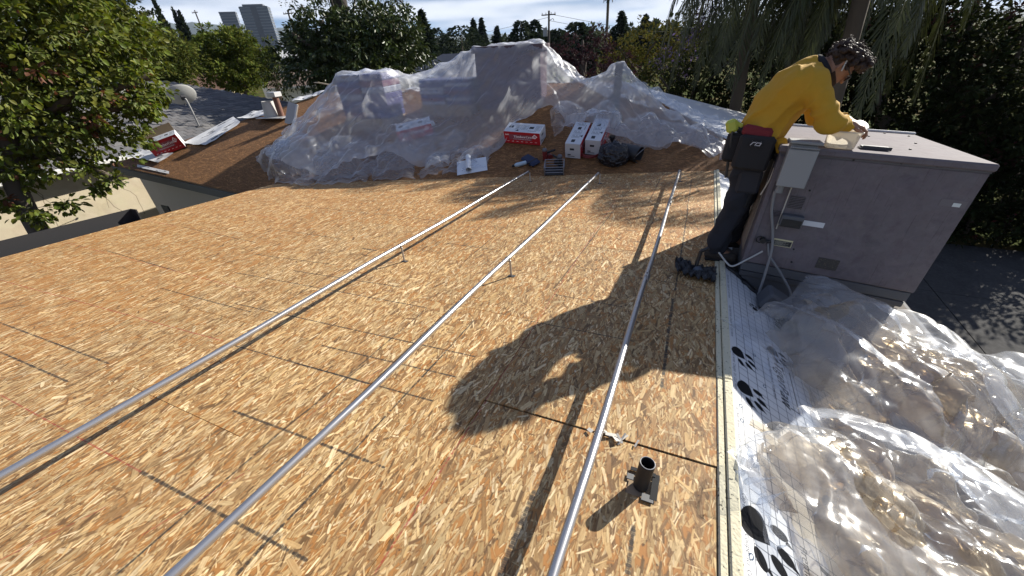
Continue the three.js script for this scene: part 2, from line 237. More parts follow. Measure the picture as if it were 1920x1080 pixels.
{
  const vEdges = [0.3, -1.01, -2.25, -3.49, -4.73, -5.97, -7.21, -8.45, -9.05]; let seed = 100;
  for (let i = 0; i < vEdges.length - 1; i++) {
    const v1 = vEdges[i], v0 = vEdges[i + 1], start = i === 0 ? 1.515 - 2.6 : -1.0 - 1.3 * ((i * 5) % 3) * 0.667;
    for (let u0 = start; u0 < farU(v1); u0 += 2.6) {
      const u1 = u0 + 2.6; if (u1 < -1.2) continue; seed++;
      const gap = i === 0 ? 0.004 : 0.0016; let poly = [[v0 * K + 0.0016, -u0 * K - gap], [v1 * K - 0.0016, -u0 * K - gap], [v1 * K - 0.0016, -u1 * K + gap], [v0 * K + 0.0016, -u1 * K + gap]];
      const s = 0.2516, c0 = (8.33 - 0.2516 * 0.32) * K; poly = clip(poly, -s, -1, c0);   // u <= farU(v)
      if (poly.length < 3) continue;
      const narrow = v1 - v0 < 1, tex = cmap(osb(seed, 1024, narrow ? 256 : 512, 2.6 * K, (v1 - v0) * K, { tone: 0.95 + 0.1 * hash3(seed, 3, 1), few: u0 > 3 || v1 < -4 ? 0.5 : 1 }, (g, W, H, r) => {
        drawMarks(g, W, H, r, u0, u1, v0, v1);
        for (let a = 0; a < 7; a++) for (let b = 0; b < 9; b++) { const x = (a + 0.5) / 7 * W + (r() - 0.5) * 8, y = (b + 0.5) / 9 * H + (r() - 0.5) * 6; g.fillStyle = `rgba(46,36,28,${0.35 + 0.4 * r()})`; g.beginPath(); g.arc(x, y, 1.3 + 0.7 * r(), 0, 6.3); g.fill(); }
        for (let k = 0; k < 26; k++) { g.fillStyle = `rgba(92,74,54,${0.05 + 0.08 * r()})`; g.beginPath(); g.ellipse(r() * W, r() * H, 10 + 46 * r(), 6 + 22 * r(), r() * 3, 0, 6.3); g.fill(); }
        for (let k = 0; k < 14; k++) { const x = r() * W, y = r() * H; g.fillStyle = r() < 0.5 ? 'rgba(238,230,214,0.8)' : 'rgba(50,38,28,0.6)'; g.beginPath(); g.ellipse(x, y, 1 + 2 * r(), 1 + r(), r() * 3, 0, 6.3); g.fill(); }
      }));
      const lift = i === 0 && u0 < 1 ? -0.006 : 0;
      const uvf = (x, z) => [(-z / K - u0) / 2.6, (x / K - v0) / (v1 - v0)], hv = -0.03 * K, hu = -1.285 * K, hs = 0.06, holed = i === 0 && u0 < 1.2 && u1 > 1.3;   // square hole cut round the vent pipe
      const cut = (q) => prism(q, -0.0125 + lift, lift, uvf), geo = !holed ? cut(poly) : join([cut(clip(poly, 1, 0, hv - hs)), cut(clip(poly, -1, 0, -hv - hs)), cut(clip(clip(clip(poly, 1, 0, hv + hs), -1, 0, -hv + hs), 0, 1, hu - hs)), cut(clip(clip(clip(poly, 1, 0, hv + hs), -1, 0, -hv + hs), 0, -1, -hu - hs))]);
      mesh('strand_board', geo, std([1, 1, 1], 0.7, { map: tex, bumpMap: osbBump, bumpScale: 0.0012 }), deckSlab);
    }
  }
  // torn flakes of paper and splinters on the open joint
  const rr = rng(5), fl = []; for (let k = 0; k < 9; k++) { const g = cbox(0.03 + 0.05 * rr(), 0.002, 0.008 + 0.014 * rr(), 0.0005); g.rotateZ((rr() - 0.5) * 0.7); g.rotateX((rr() - 0.5) * 0.8); g.rotateY(rr() * 3); g.translate((-0.42 + 0.34 * rr()) * K, 0.008, -(1.515 + (rr() - 0.5) * 0.02) * K); fl.push(g); }
  const f = mesh('paper_scraps', join(fl), std([0.55, 0.52, 0.46], 0.9), deckSlab); f.userData.kind = 'stuff';
}
// pale edge board along the right side of the deck
{
  const tx = dtex(256, (u, v) => { const k = tileNoise(u, v, 70, 31, 3), n = tileNoise(u, v, 7, 33, 4), s = k > 0.66 ? 0.45 : 1; return [(0.8 + 0.12 * (n - 0.5)) * s, (0.77 + 0.12 * (n - 0.5)) * s, (0.66 + 0.14 * (n - 0.5)) * s]; }, true, 1.5);
  const m = std([1, 1, 1], 0.85, { map: tx, bumpMap: bumpFine, bumpScale: 0.004 });
  for (const [a, b, h] of [[0.302, 0.338, 0.006], [0.341, 0.39, 0.016]]) for (const [u0, u1] of [[-2, 2.2], [2.204, 6.2], [6.204, 8.36]]) mesh('edge_board', cbox((b - a) * K, 0.09, (u1 - u0) * K, 0.006, (a + b) / 2 * K, h - 0.045, -(u0 + u1) / 2 * K), m, deckSlab);
}
// slope running down from the right edge, dry-in sheet on it
const PHI = 31.6 * D2R, SX = RDIR.clone().multiplyScalar(Math.cos(PHI)).addScaledVector(NDIR, -Math.sin(PHI)), SY = NDIR.clone().multiplyScalar(Math.cos(PHI)).addScaledVector(RDIR, Math.sin(PHI));
const slopeQ = new THREE.Quaternion().setFromRotationMatrix(new THREE.Matrix4().makeBasis(SX, SY, UDIR.clone().negate())), slopeO = L(0.385, -0.02, 0);
const S = (w, h, u) => slopeO.clone().addScaledVector(SX, w * K).addScaledVector(SY, h * K).addScaledVector(UDIR, u * K);
const slope = mesh('roof_slope', prism([[0, 2 * K], [3.46 * K, 2 * K], [3.46 * K, -9.5 * K], [0, -9.5 * K]], -0.12, -0.004), std([0.1, 0.085, 0.07], 0.95, { bumpMap: bumpCoarse, bumpScale: 0.004 }), house, slopeO, slopeQ);
{
  const W = 2048, H = 880, u0 = 0.2, u1 = 4.3, w0 = 0, w1 = 1.75, X = (u) => (u - u0) / (u1 - u0) * W, Y = (w) => (w - w0) / (w1 - w0) * H, pm = W / ((u1 - u0) * K);
  const c = canvas(W, H, (g) => {
    g.fillStyle = '#dfe0e0'; g.fillRect(0, 0, W, H); const r = rng(9);
    for (let i = 0; i < 2600; i++) { g.fillStyle = `rgba(${150 + 60 * r() | 0},${150 + 55 * r() | 0},${148 + 55 * r() | 0},0.12)`; g.fillRect(r() * W, r() * H, 10 * r(), 4 * r()); }
    g.strokeStyle = 'rgba(40,44,54,0.8)'; g.lineWidth = 1.6; for (let u = u0; u < u1; u += 0.068) { g.beginPath(); g.moveTo(X(u), Y(0.07)); g.lineTo(X(u), Y(1.1)); g.stroke(); }
    for (let w = 0.07; w < 1.12; w += 0.07) { g.beginPath(); g.moveTo(0, Y(w)); g.lineTo(W, Y(w)); g.stroke(); }
    g.fillStyle = '#3a3c42'; g.font = '15px sans-serif'; for (let k = 0; k < 7; k++) { g.save(); g.translate(W - 60 - k * 300, Y(0.035)); g.rotate(Math.PI); g.fillText('Cap Nail Area  Coupe  Ici  Cut Here', -130, 5); g.restore(); }
    const blob = (x, y, a, b, t) => { g.beginPath(); g.ellipse(x, y, a, b, t, 0, 6.3); g.fill(); };
    const paw = (u, w, s = 1, t = 0) => { g.save(); g.translate(X(u), Y(w)); g.rotate(t); g.scale(s, s); g.fillStyle = '#141519'; const q = pm * 0.055;
      g.beginPath(); g.moveTo(-q * 0.7, q * 0.9); g.bezierCurveTo(-q * 1.4, q * 0.2, -q * 0.6, -q * 0.2, 0, -q * 0.75); g.bezierCurveTo(q * 0.6, -q * 0.2, q * 1.4, q * 0.2, q * 0.7, q * 0.9); g.bezierCurveTo(q * 0.3, q * 1.1, -q * 0.3, q * 1.1, -q * 0.7, q * 0.9); g.fill();
      for (const [a, b, e] of [[-1.25, -0.75, -0.5], [-0.45, -1.5, -0.15], [0.45, -1.5, 0.15], [1.25, -0.75, 0.5]]) { blob(q * a, q * b, q * 0.3, q * 0.52, e); g.beginPath(); g.moveTo(q * (a - 0.13), q * (b - 0.45)); g.lineTo(q * a * 1.06, q * (b - 0.95)); g.lineTo(q * (a + 0.13), q * (b - 0.45)); g.fill(); } g.restore(); };
    for (const [u, w, s, t] of [[2.6, 0.09, 1.05, 3.65], [2.24, 0.12, 1.15, 3.6], [1.3, 0.1, 1.5, 3.7], [2.95, 0.42, 1, 3.65], [3.5, 0.3, 0.5, 1], [0.75, 0.3, 1.2, 3.6], [1.75, 0.6, 1, 3.65]]) paw(u, w, s, t);
    g.strokeStyle = '#30425a'; g.lineWidth = 2.4; for (const [u, w] of [[2.05, 0.06], [1.93, 0.06], [1.66, 0.12], [2.72, 0.22], [2.42, 0.27], [1.15, 0.05]]) { g.beginPath(); g.ellipse(X(u), Y(w), pm * 0.014, pm * 0.009, 0.5, 0, 6.3); g.stroke(); }
    for (const [u, w, s] of [[2.83, 0.4, 1], [1.38, 0.42, 1.5], [3.9, 0.5, 1]]) { g.save(); g.translate(X(u), Y(w)); g.rotate(Math.PI); g.scale(s, s); g.fillStyle = '#16171b'; g.font = 'bold italic ' + (pm * 0.1 | 0) + 'px sans-serif'; g.fillText('TigerPaw', 0, 0); g.font = (pm * 0.032 | 0) + 'px sans-serif'; g.fillText('Premium Roof Deck Protection', 0, pm * 0.06); g.strokeStyle = '#16171b'; g.lineWidth = 4; g.beginPath(); g.moveTo(pm * 0.02, -pm * 0.12); g.lineTo(pm * 0.42, -pm * 0.12); g.lineTo(pm * 0.42, -pm * 0.06); g.stroke(); g.restore(); }
  });
  const poly = [[0.0, u0], [1.72, u0], [1.72, 2.9], [0.8, 3.62], [0.012, 4.02], [0.0, 4.02]].map(([w, u]) => [w * K, -u * K]);
  const m = phys([0.84, 0.84, 0.84], 0.85, { map: cmap(c), specularIntensity: 0.4 });
  const sheet = mesh('underlayment', prism(poly, 0.001, 0.005, (x, z) => [(-z / K - u0) / (u1 - u0), 1 - (x / K - w0) / (w1 - w0)]), m, slope); sheet.userData.label = 'white dry-in sheet printed with a grid, paw marks and lettering';
  mesh('underlayment', prism([[0.003, 4.6], [0.12, 4.6], [0.3, 8.2], [0.004, 8.3]].map(([w, u]) => [w * K, -u * K]), 0.001, 0.006), std([0.72, 0.72, 0.72], 0.6), slope);
  const tar = []; const r = rng(44);   // bead of black roof cement along the cut end of the sheet
  const pts = []; for (let k = 0; k <= 14; k++) { const t = k / 14; pts.push(V3((0.03 + 0.85 * t) * K + (r() - 0.5) * 0.03, 0.008, -(4.02 - 0.45 * t) * K + (r() - 0.5) * 0.04)); }
  const tg = tube(pts, 0.035, 8, 60); tg.scale(1, 0.6, 1); const p = tg.attributes.position; for (let i = 0; i < p.count; i++) p.setXYZ(i, p.getX(i) + (vnoise(p.getX(i) * 40, p.getZ(i) * 40) - 0.5) * 0.05, p.getY(i) + 0.01 * vnoise(p.getX(i) * 60, p.getZ(i) * 60, 4), p.getZ(i) + (vnoise(p.getX(i) * 40, p.getZ(i) * 40, 7) - 0.5) * 0.05); tg.computeVertexNormals();
  mesh('roof_cement', tg, std([0.012, 0.012, 0.014], 0.45), slope);
  mesh('eave_gutter', cbox(0.13, 0.11, 11 * K, 0.008, 3.46 * K + 0.066, -0.06, -3.75 * K), std([0.02, 0.02, 0.022], 0.5), slope);
}
// main hipped roof beyond the deck
const EDIR = V3(0.989, 0, -0.145).normalize(), BDIR = V3(-0.145, 0, -0.989).normalize(), TANP = 0.332, COSP = 1 / Math.hypot(1, TANP);
const UPS = BDIR.clone().multiplyScalar(COSP).add(V3(0, TANP * COSP, 0)), RN = V3().crossVectors(EDIR, UPS).normalize(); if (RN.y < 0) RN.negate();
const J1 = wp(-8.921, 2.459, -5.843), roofQ = new THREE.Quaternion().setFromRotationMatrix(new THREE.Matrix4().makeBasis(EDIR, RN, UPS.clone().negate()));
const RW = (a, b, h = 0) => J1.clone().addScaledVector(EDIR, a * K).addScaledVector(BDIR, b * K).add(V3(0, (TANP * b + h) * K, 0));   // a along the eave, b away (level), h above the slope
const roofAB = (px, py) => { const p = atPlane(px, py, J1, RN).sub(J1); return [p.dot(EDIR) / K, p.dot(BDIR) / K]; };
const roofAtB = (px, py, b) => { const p = atPlane(px, py, J1.clone().addScaledVector(BDIR, b * K), BDIR); const q = p.clone().sub(J1); return [q.dot(EDIR) / K, q.y / K - TANP * b]; };   // -> [a, h above slope]
const frontAB = [[-6.19, 0.49], [-0.71, -0.38], [9.57, 0.99], [10.62, 1.15], [7.59, 4.76], [-1.55, 4.5]];
const toRoof = (ab) => ab.map(([a, b]) => [a * K, -b / COSP * K]);
const oldBoards = [0, 1, 2].map((k) => std([1, 1, 1], 0.85, { map: cmap(osb(900 + k, 1024, 512, 2.44, 1.22, { pal: [[148, 104, 60], [130, 90, 50], [164, 118, 72], [116, 79, 44], [138, 96, 56], [102, 68, 38]], back: '#64431f', spread: 0.5, few: 0.5 })), bumpMap: osbBump, bumpScale: 0.0015 }));
const mainRoof = mesh('main_roof', prism(toRoof(frontAB), -0.16, -0.016), std([0.28, 0.2, 0.13], 0.9), house, J1, roofQ);
{
  let n = 0; for (let j = 0; j < 5; j++) for (let i = -2; i < 8; i++) {
    const x0 = (i + (j % 2 ? 0.5 : 0)) * 2.44 - 2.2, z0 = 0.45 - j * 1.22;
    const poly = clipTo([[x0 + 0.002, z0 - 0.002], [x0 + 2.438, z0 - 0.002], [x0 + 2.438, z0 - 1.218], [x0 + 0.002, z0 - 1.218]], toRoof(frontAB)); if (poly.length < 3) continue;
    mesh('sheathing_board', prism(poly, -0.0125, 0, (x, z) => [(x - x0) / 2.44, (z0 - z) / 1.22]), oldBoards[n++ % 3], mainRoof);
  }
  const pt = (a, b) => RW(a, b, -0.03), flat = (name, pts, m) => { const P = []; for (let i = 1; i < pts.length - 1; i++) for (const q of [pts[0], pts[i], pts[i + 1]]) P.push(q.x, q.y, q.z); const g = new THREE.BufferGeometry(); g.setAttribute('position', new THREE.Float32BufferAttribute(P, 3)); return mesh(name, metric(g), m, house); };
  const RL = pt(-1.55, 4.5), RR = pt(7.59, 4.76), E1 = pt(-6.19, 0.49), X1 = pt(10.62, 1.15), B1 = wp(-15.3, 2.55, -15.2), B2 = wp(3.6, 2.15, -15.6);
  const mo = std([0.12, 0.11, 0.1], 0.95, { bumpMap: bumpCoarse, bumpScale: 0.006 });
  flat('rear_roof_slope', [RL, RR, B2, B1], mo); flat('left_roof_slope', [E1, RL, B1], mo);
  const rs = flat('right_roof_slope', [X1, B2, RR], std([0.6, 0.6, 0.6], 0.7));
  // strips of dry-in sheet lying along the left hip and on the right hip
  const tex = cmap(canvas(1024, 256, (g) => { const r = rng(3); g.fillStyle = '#d6d6d6'; g.fillRect(0, 0, 1024, 256); for (let i = 0; i < 500; i++) { g.fillStyle = `rgba(120,122,128,${0.15 * r()})`; g.fillRect(r() * 1024, r() * 256, 30 * r(), 10 * r()); } g.fillStyle = '#1a1b22';
    for (let k = 0; k < 4; k++) { const x = 120 + k * 260, y = 70 + (k % 2) * 110; g.beginPath(); g.ellipse(x, y, 30, 24, 0, 0, 6.3); g.fill(); for (const [a, b] of [[-38, -22], [-16, -44], [16, -44], [38, -22]]) { g.beginPath(); g.ellipse(x + a, y + b, 9, 15, a * 0.012, 0, 6.3); g.fill(); } } g.font = 'bold 44px sans-serif'; g.fillText('TigerPaw', 180, 150); g.fillText('TigerPaw', 700, 110); }));
  const wm = std([1, 1, 1], 0.6, { map: tex, side: THREE.DoubleSide });
  const strip = (ab, seed, lift = 0.03) => {   // a loose sheet over a four-sided patch of the roof, slightly rumpled
    const n = 28, m = 8, P = [], U = [], I = []; const [A, B, Cc, Dd] = ab;
    for (let j = 0; j <= m; j++) for (let i = 0; i <= n; i++) { const s = i / n, t = j / m, f = (k) => (A[k] * (1 - s) + B[k] * s) * (1 - t) + (Dd[k] * (1 - s) + Cc[k] * s) * t, a = f(0), b = f(1); P.push(a * K, 0.012 + lift * fbm(a * 4 + seed, b * 4, seed, 3) * 1.3, -b / COSP * K); U.push(s, t); }
    for (let j = 0; j < m; j++) for (let i = 0; i < n; i++) { const a = j * (n + 1) + i; I.push(a, a + 1, a + n + 2, a, a + n + 2, a + n + 1); }
    const g = new THREE.BufferGeometry(); g.setAttribute('position', new THREE.Float32BufferAttribute(P, 3)); g.setAttribute('uv', new THREE.Float32BufferAttribute(U, 2)); g.setIndex(I); g.computeVertexNormals(); return mesh('underlayment', g, wm, mainRoof);
  };
  const ab = (...q) => q.map(([x, y]) => roofAB(x, y));
  strip(ab([345, 272], [388, 275], [453, 232], [440, 222]), 1, 0.05); strip(ab([447, 226], [500, 222], [512, 205], [478, 212]), 2, 0.08); strip(ab([235, 297], [300, 308], [330, 292], [262, 283]), 4, 0.08); strip(ab([550, 195], [600, 180], [612, 172], [552, 188]), 5, 0.08); strip(ab([258, 309], [318, 322], [318, 327], [258, 314]), 7, 0.005);
  // eave board and wall under the left part of the main roof
  const mF = std([0.13, 0.13, 0.115], 0.8), eL = pt(-6.19, 0.49), eR = pt(-0.2, -0.46), dir = eR.clone().sub(eL), len = dir.length();
  const q = new THREE.Quaternion().setFromUnitVectors(V3(1, 0, 0), dir.normalize());
  mesh('fascia', cbox(len, 0.17, 0.03, 0.004), mF, house, eL.clone().add(eR).multiplyScalar(0.5).add(V3(0, -0.1, 0.02)), q);
}
{
  const stucco = std([0.5, 0.46, 0.38], 0.95, { bumpMap: bumpFine, bumpScale: 0.006 }), trim = std([0.25, 0.24, 0.22], 0.7);
  const a = wp(-15.35, 2.42, -5.95), b = wp(-9.0, 2.2, -5.95), y1 = a.y - 0.12;
  // front wall of the main part with a small window, built round its opening
  const wx0 = wp(-15.0, 0, 0).x, wx1 = wp(-14.55, 0, 0).x, wy0 = wp(0, 0.75, 0).y, wy1 = wp(0, 1.25, 0).y, z = a.z - 0.1;
  const part = (x0, x1, y0, yy) => cbox(x1 - x0, yy - y0, 0.2, 0.002, (x0 + x1) / 2, (y0 + yy) / 2, z);
  mesh('front_wall', join([part(a.x, wx0, 0, y1), part(wx1, b.x, 0, y1), part(wx0, wx1, 0, wy0), part(wx0, wx1, wy1, y1)]), stucco, house);
  const win = mesh('window', cbox(wx1 - wx0, 0.05, 0.05, 0.004, (wx0 + wx1) / 2, wy1 - 0.03, z), trim, house);
  mesh('window_pane', cbox(wx1 - wx0 - 0.02, wy1 - wy0 - 0.06, 0.01, 0.001, (wx0 + wx1) / 2, (wy0 + wy1) / 2, z - 0.03), phys([0.02, 0.025, 0.03], 0.05), win);
  mesh('window_sill', cbox(wx1 - wx0, 0.04, 0.1, 0.004, (wx0 + wx1) / 2, wy0 + 0.022, z + 0.02), trim, win);
  mesh('side_wall', cbox(0.2, y1 - 0.02, 6.5, 0.002, a.x + 0.1, (y1 - 0.02) / 2, z - 3.36), stucco, house);
  // walls under the flat deck and under the right slope
  const lx = L(-8.6, 0, 0).x, ly = L(-8.6, 0, 6.5).y - 0.3, rx = S(3.1, 0, 0).x;
  mesh('wing_wall', cbox(0.2, ly, 7.6, 0.002, lx, ly / 2, -1.55), stucco, house);
  mesh('right_wall', cbox(0.2, S(3.1, 0, 0).y - 0.6, 14, 0.002, rx, (S(3.1, 0, 0).y - 0.6) / 2, -3.2), stucco, house);
  const hb = S(3.1, 0, 0).y - 0.6; mesh('wing_end_wall', join([cbox(rx - lx - 0.2, hb, 0.2, 0.002, (rx + lx) / 2, hb / 2, 2.1)]), stucco, house);
  // fascia and black gutter along the left eave
  const g0 = -2.6, g1 = 3.3, m = phys([0.02, 0.02, 0.022], 0.8, { specularIntensity: 0.4 }), sh = new THREE.Shape([[0, 0], [-0.16, 0], [-0.2, 0.3], [-0.17, 0.3], [-0.14, 0.015], [-0.012, 0.015], [-0.012, 0.1], [0, 0.1]].map(([x, y]) => new THREE.Vector2(x, y)));
  const gg = metric(new THREE.ExtrudeGeometry(sh, { depth: (g1 - g0) * K, bevelEnabled: false })); gg.translate(V_L * K - 0.03, -0.13, -g1 * K);
  mesh('gutter', gg, m, deckSlab); mesh('gutter_end', prism([[V_L * K - 0.02, -g1 * K - 0.02], [V_L * K - 0.22, -g1 * K - 0.02], [V_L * K - 0.22, -g1 * K - 0.001], [V_L * K - 0.02, -g1 * K - 0.001]], -0.15, 0.172), m, deckSlab);
  mesh('fascia', cbox(0.024, 0.2, (farU(V_L) + 2.6) * K, 0.003, V_L * K - 0.014, -0.118, -(farU(V_L) - 2.6) / 2 * K), std([0.18, 0.13, 0.085], 0.85), deckSlab);
}
// ---------------------------------------------------------------- chimney, post and stored goods on the main roof
const onRoof = (a, b, h = 0) => RW(a, b, h);
const levelQ = new THREE.Quaternion().setFromRotationMatrix(new THREE.Matrix4().makeBasis(EDIR, V3(0, 1, 0), BDIR.clone().negate()));   // upright, square to the main roof
const solids = [];   // what the clear sheet rests on: [a0, a1, b0, b1, top height above J1 in m]
{
  const b0 = 3.35, b1 = 4.15, [aL] = roofAtB(892, 130, b0), [aR] = roofAtB(1013, 130, b0), [, ht] = roofAtB(950, 86, b0), topY = (ht + TANP * b0) * K;
  const tx = tinted([0.36, 0.28, 0.3], 0.16, 12, 61, 0.7), m = std([1, 1, 1], 0.95, { map: tx, bumpMap: bumpFine, bumpScale: 0.008 });
  const w = (aR - aL) * K, c = onRoof((aL + aR) / 2, (b0 + b1) / 2), base = c.y - 0.4, top = J1.y + topY;
  const ch = mesh('chimney', cbox(w, top - base, (b1 - b0) * K, 0.012), m, house, V3(c.x, (top + base) / 2, c.z), levelQ); ch.userData.label = 'squat stuccoed chimney under the clear sheet';
  mesh('chimney_cap', cbox(w + 0.12, 0.13, (b1 - b0) * K + 0.12, 0.012, 0, (top - base) / 2 + 0.066 - 0.12, 0), std([0.11, 0.08, 0.09], 0.95, { bumpMap: bumpFine, bumpScale: 0.008 }), ch);
  solids.push([aL - 0.06, aR + 0.06, b0 - 0.06, b1 + 0.06, topY + 0.02, 0.4, 0.8, 0.85, 1.0]);
}
{
  const b = 2.7, [a] = roofAtB(1158, 160, b), [, ht] = roofAtB(1160, 118, b), y = (ht + TANP * b) * K, p = onRoof(a, b), o = thing('wooden_post', 'weathered upright board propping up the clear plastic sheet', 'post', p, levelQ);
  const m = std([0.3, 0.28, 0.26], 0.9, { map: tinted([0.42, 0.4, 0.38], 0.3, 30, 71, 2), color: lin(1, 1, 1) });
  mesh('upright', cbox(0.15, ht * K + 0.1, 0.06, 0.006, 0, ht * K / 2 - 0.05, 0), m, o); mesh('foot_block', cbox(0.3, 0.16, 0.3, 0.008, 0, 0.03, -0.06), m, o); mesh('brace', bar(V3(-0.5, -0.02, -0.1), V3(-0.06, ht * K * 0.5, -0.04), 0.03, 0.03, 4), m, o);
  solids.push([a - 0.1, a + 0.1, b - 0.05, b + 0.05, y + 0.01, 0.62, 0.55, 1.1, 1.0]);
}
// stacks of wrapped shingle bundles
const wrapMats = [[0.07, 0.07, 0.17], [0.3, 0.31, 0.36], [0.09, 0.085, 0.2], [0.16, 0.07, 0.1]].map((c) => phys(c, 0.4));
function stack(px0, px1, py, b0, b1, label, n) {
  const bm = (b0 + b1) / 2, [aL] = roofAtB(px0, 200, b0), [aR] = roofAtB(px1, 200, b0), [, ht] = roofAtB((px0 + px1) / 2, py, b0), o = thing('shingle_stack', label, 'shingle stack', onRoof((aL + aR) / 2, bm), levelQ, 'stacks of wrapped shingle bundles on the roof');
  const H = ht * K + (b0 - bm) * TANP * K, w = (aR - aL) * K, d = (b1 - b0) * K, lay = H / n, r = rng(px0);
  mesh('pallet', cbox(w, 0.3, d, 0.01, 0, -0.02, 0), std([0.3, 0.22, 0.14], 0.9), o);
  for (let k = 0; k < n; k++) for (const s of [-1, 1]) mesh('bundle', cbox(w / 2 - 0.012, lay - 0.012, d - 0.03 - 0.03 * r(), 0.02, s * w / 4 + (r() - 0.5) * 0.02, 0.13 + (k + 0.5) * lay * (H - 0.13) / H, (r() - 0.5) * 0.03), wrapMats[Math.floor(r() * 4)], o);
  const Y = (ht + TANP * b0) * K; solids.push([aL, aR, b0, b1, Y + 0.02, 0.55, 0.5, 0.6, 1.0]);
}
stack(640, 725, 140, 2.3, 3.2, 'tall stack of wrapped shingle bundles beneath the crumpled end of the clear sheet', 7);
stack(790, 882, 150, 3.0, 3.8, 'violet wrapped stack of shingle bundles beside the chimney', 7);

// printed cartons
const cartonRed = cmap(canvas(512, 192, (g) => { g.fillStyle = '#b31a24'; g.fillRect(0, 0, 512, 192); g.fillStyle = '#8f4a54'; g.fillRect(70, 40, 330, 90); g.fillStyle = '#fff'; g.font = 'bold 46px serif'; g.fillText('TimberCrest', 140, 92); g.font = 'bold 30px sans-serif'; g.fillText('GAF', 20, 60); g.font = '16px sans-serif'; g.fillText('Premium Hip & Ridge Cap Shingles', 130, 120); g.save(); g.translate(440, 60); g.rotate(Math.PI / 4); g.fillRect(-26, -26, 52, 52); g.fillStyle = '#b31a24'; g.fillRect(-15, -15, 30, 30); g.fillStyle = '#fff'; g.fillRect(-7, -7, 14, 14); g.restore(); for (let k = 0; k < 7; k++) g.fillRect(40 + k * 66, 152, 30, 5); }));
const cartonWhite = cmap(canvas(512, 192, (g) => { g.fillStyle = '#c6c9cd'; g.fillRect(0, 0, 512, 192); g.fillStyle = '#1d2026'; g.fillRect(40, 60, 60, 46); g.fillRect(330, 66, 62, 44); for (const x of [140, 236, 420]) { g.strokeStyle = '#3c4148'; g.lineWidth = 3; g.strokeRect(x, 44, 72, 90); for (let k = 0; k < 6; k++) g.fillRect(x + 10, 58 + k * 12, 50 - (k % 3) * 12, 4); } g.beginPath(); g.moveTo(160, 170); g.lineTo(185, 135); g.lineTo(210, 170); g.fill(); g.font = 'bold 20px sans-serif'; g.fillText('TimberCrest', 330, 160); }));
const cartonEnd = cmap(canvas(192, 192, (g) => { g.fillStyle = '#c2c4c8'; g.fillRect(0, 0, 192, 192); g.fillStyle = '#22242a'; g.fillRect(60, 60, 54, 26); g.fillRect(30, 140, 40, 14); g.fillRect(30, 164, 90, 8); }));
function face(w, h, tex, rough = 0.6) { return [new THREE.PlaneGeometry(w, h), std([1, 1, 1], rough, { map: tex })]; }
const inkRed = std([1, 1, 1], 0.55, { map: cartonRed }), inkWhite = std([1, 1, 1], 0.6, { map: cartonWhite }), inkEnd = std([1, 1, 1], 0.6, { map: cartonEnd }), board = std([0.42, 0.3, 0.18], 0.9);
function carton(label, pos, quat, w, h, d, open) {
  const o = thing('carton', label, 'carton', pos, quat, 'cartons of ridge shingles'), e = 0.003;
  mesh('box_body', cbox(w - 0.006, h - 0.006, d - 0.006, 0.004, 0, h / 2, 0), board, o);
  const f = (name, g, m, x, y, z, rx, ry) => { const q = mesh(name, g, m, o, V3(x, y, z)); q.rotation.set(rx, ry, 0); };
  f('printed_side', cbox(w, h, 0.003, 0.001), inkRed, 0, h / 2, d / 2, 0, 0); f('printed_side', cbox(w, h, 0.003, 0.001), inkRed, 0, h / 2, -d / 2, 0, Math.PI);
  for (const k of o.children) if (k.name === 'printed_side') { const u = k.geometry.attributes.uv; for (let i = 0; i < u.count; i++) u.setXY(i, u.getX(i) / w + 0.5, u.getY(i) / h + 0.5); }
  const gt = cbox(w, d, 0.003, 0.001), ut = gt.attributes.uv; for (let i = 0; i < ut.count; i++) ut.setXY(i, ut.getX(i) / w + 0.5, ut.getY(i) / d + 0.5);
  if (!open) f('printed_top', gt, inkWhite, 0, h, 0, -Math.PI / 2, 0);
  else { f('printed_top', gt, inkWhite, 0, h, 0, -Math.PI / 2, 0); f('open_flap', cbox(w * 0.98, 0.2, 0.003, 0.001), board, 0, h + 0.08, -d / 2 - 0.05, -0.5, 0); }
  const ge = cbox(d, h, 0.003, 0.001), ue = ge.attributes.uv; for (let i = 0; i < ue.count; i++) ue.setXY(i, ue.getX(i) / d + 0.5, ue.getY(i) / h + 0.5);
  f('printed_end', ge, inkEnd, w / 2, h / 2, 0, 0, Math.PI / 2); f('printed_end', ge, inkEnd, -w / 2, h / 2, 0, 0, -Math.PI / 2);
  return o;
}
const onSlopeQ = (yaw) => roofQ.clone().multiply(new THREE.Quaternion().setFromAxisAngle(V3(0, 1, 0), yaw));
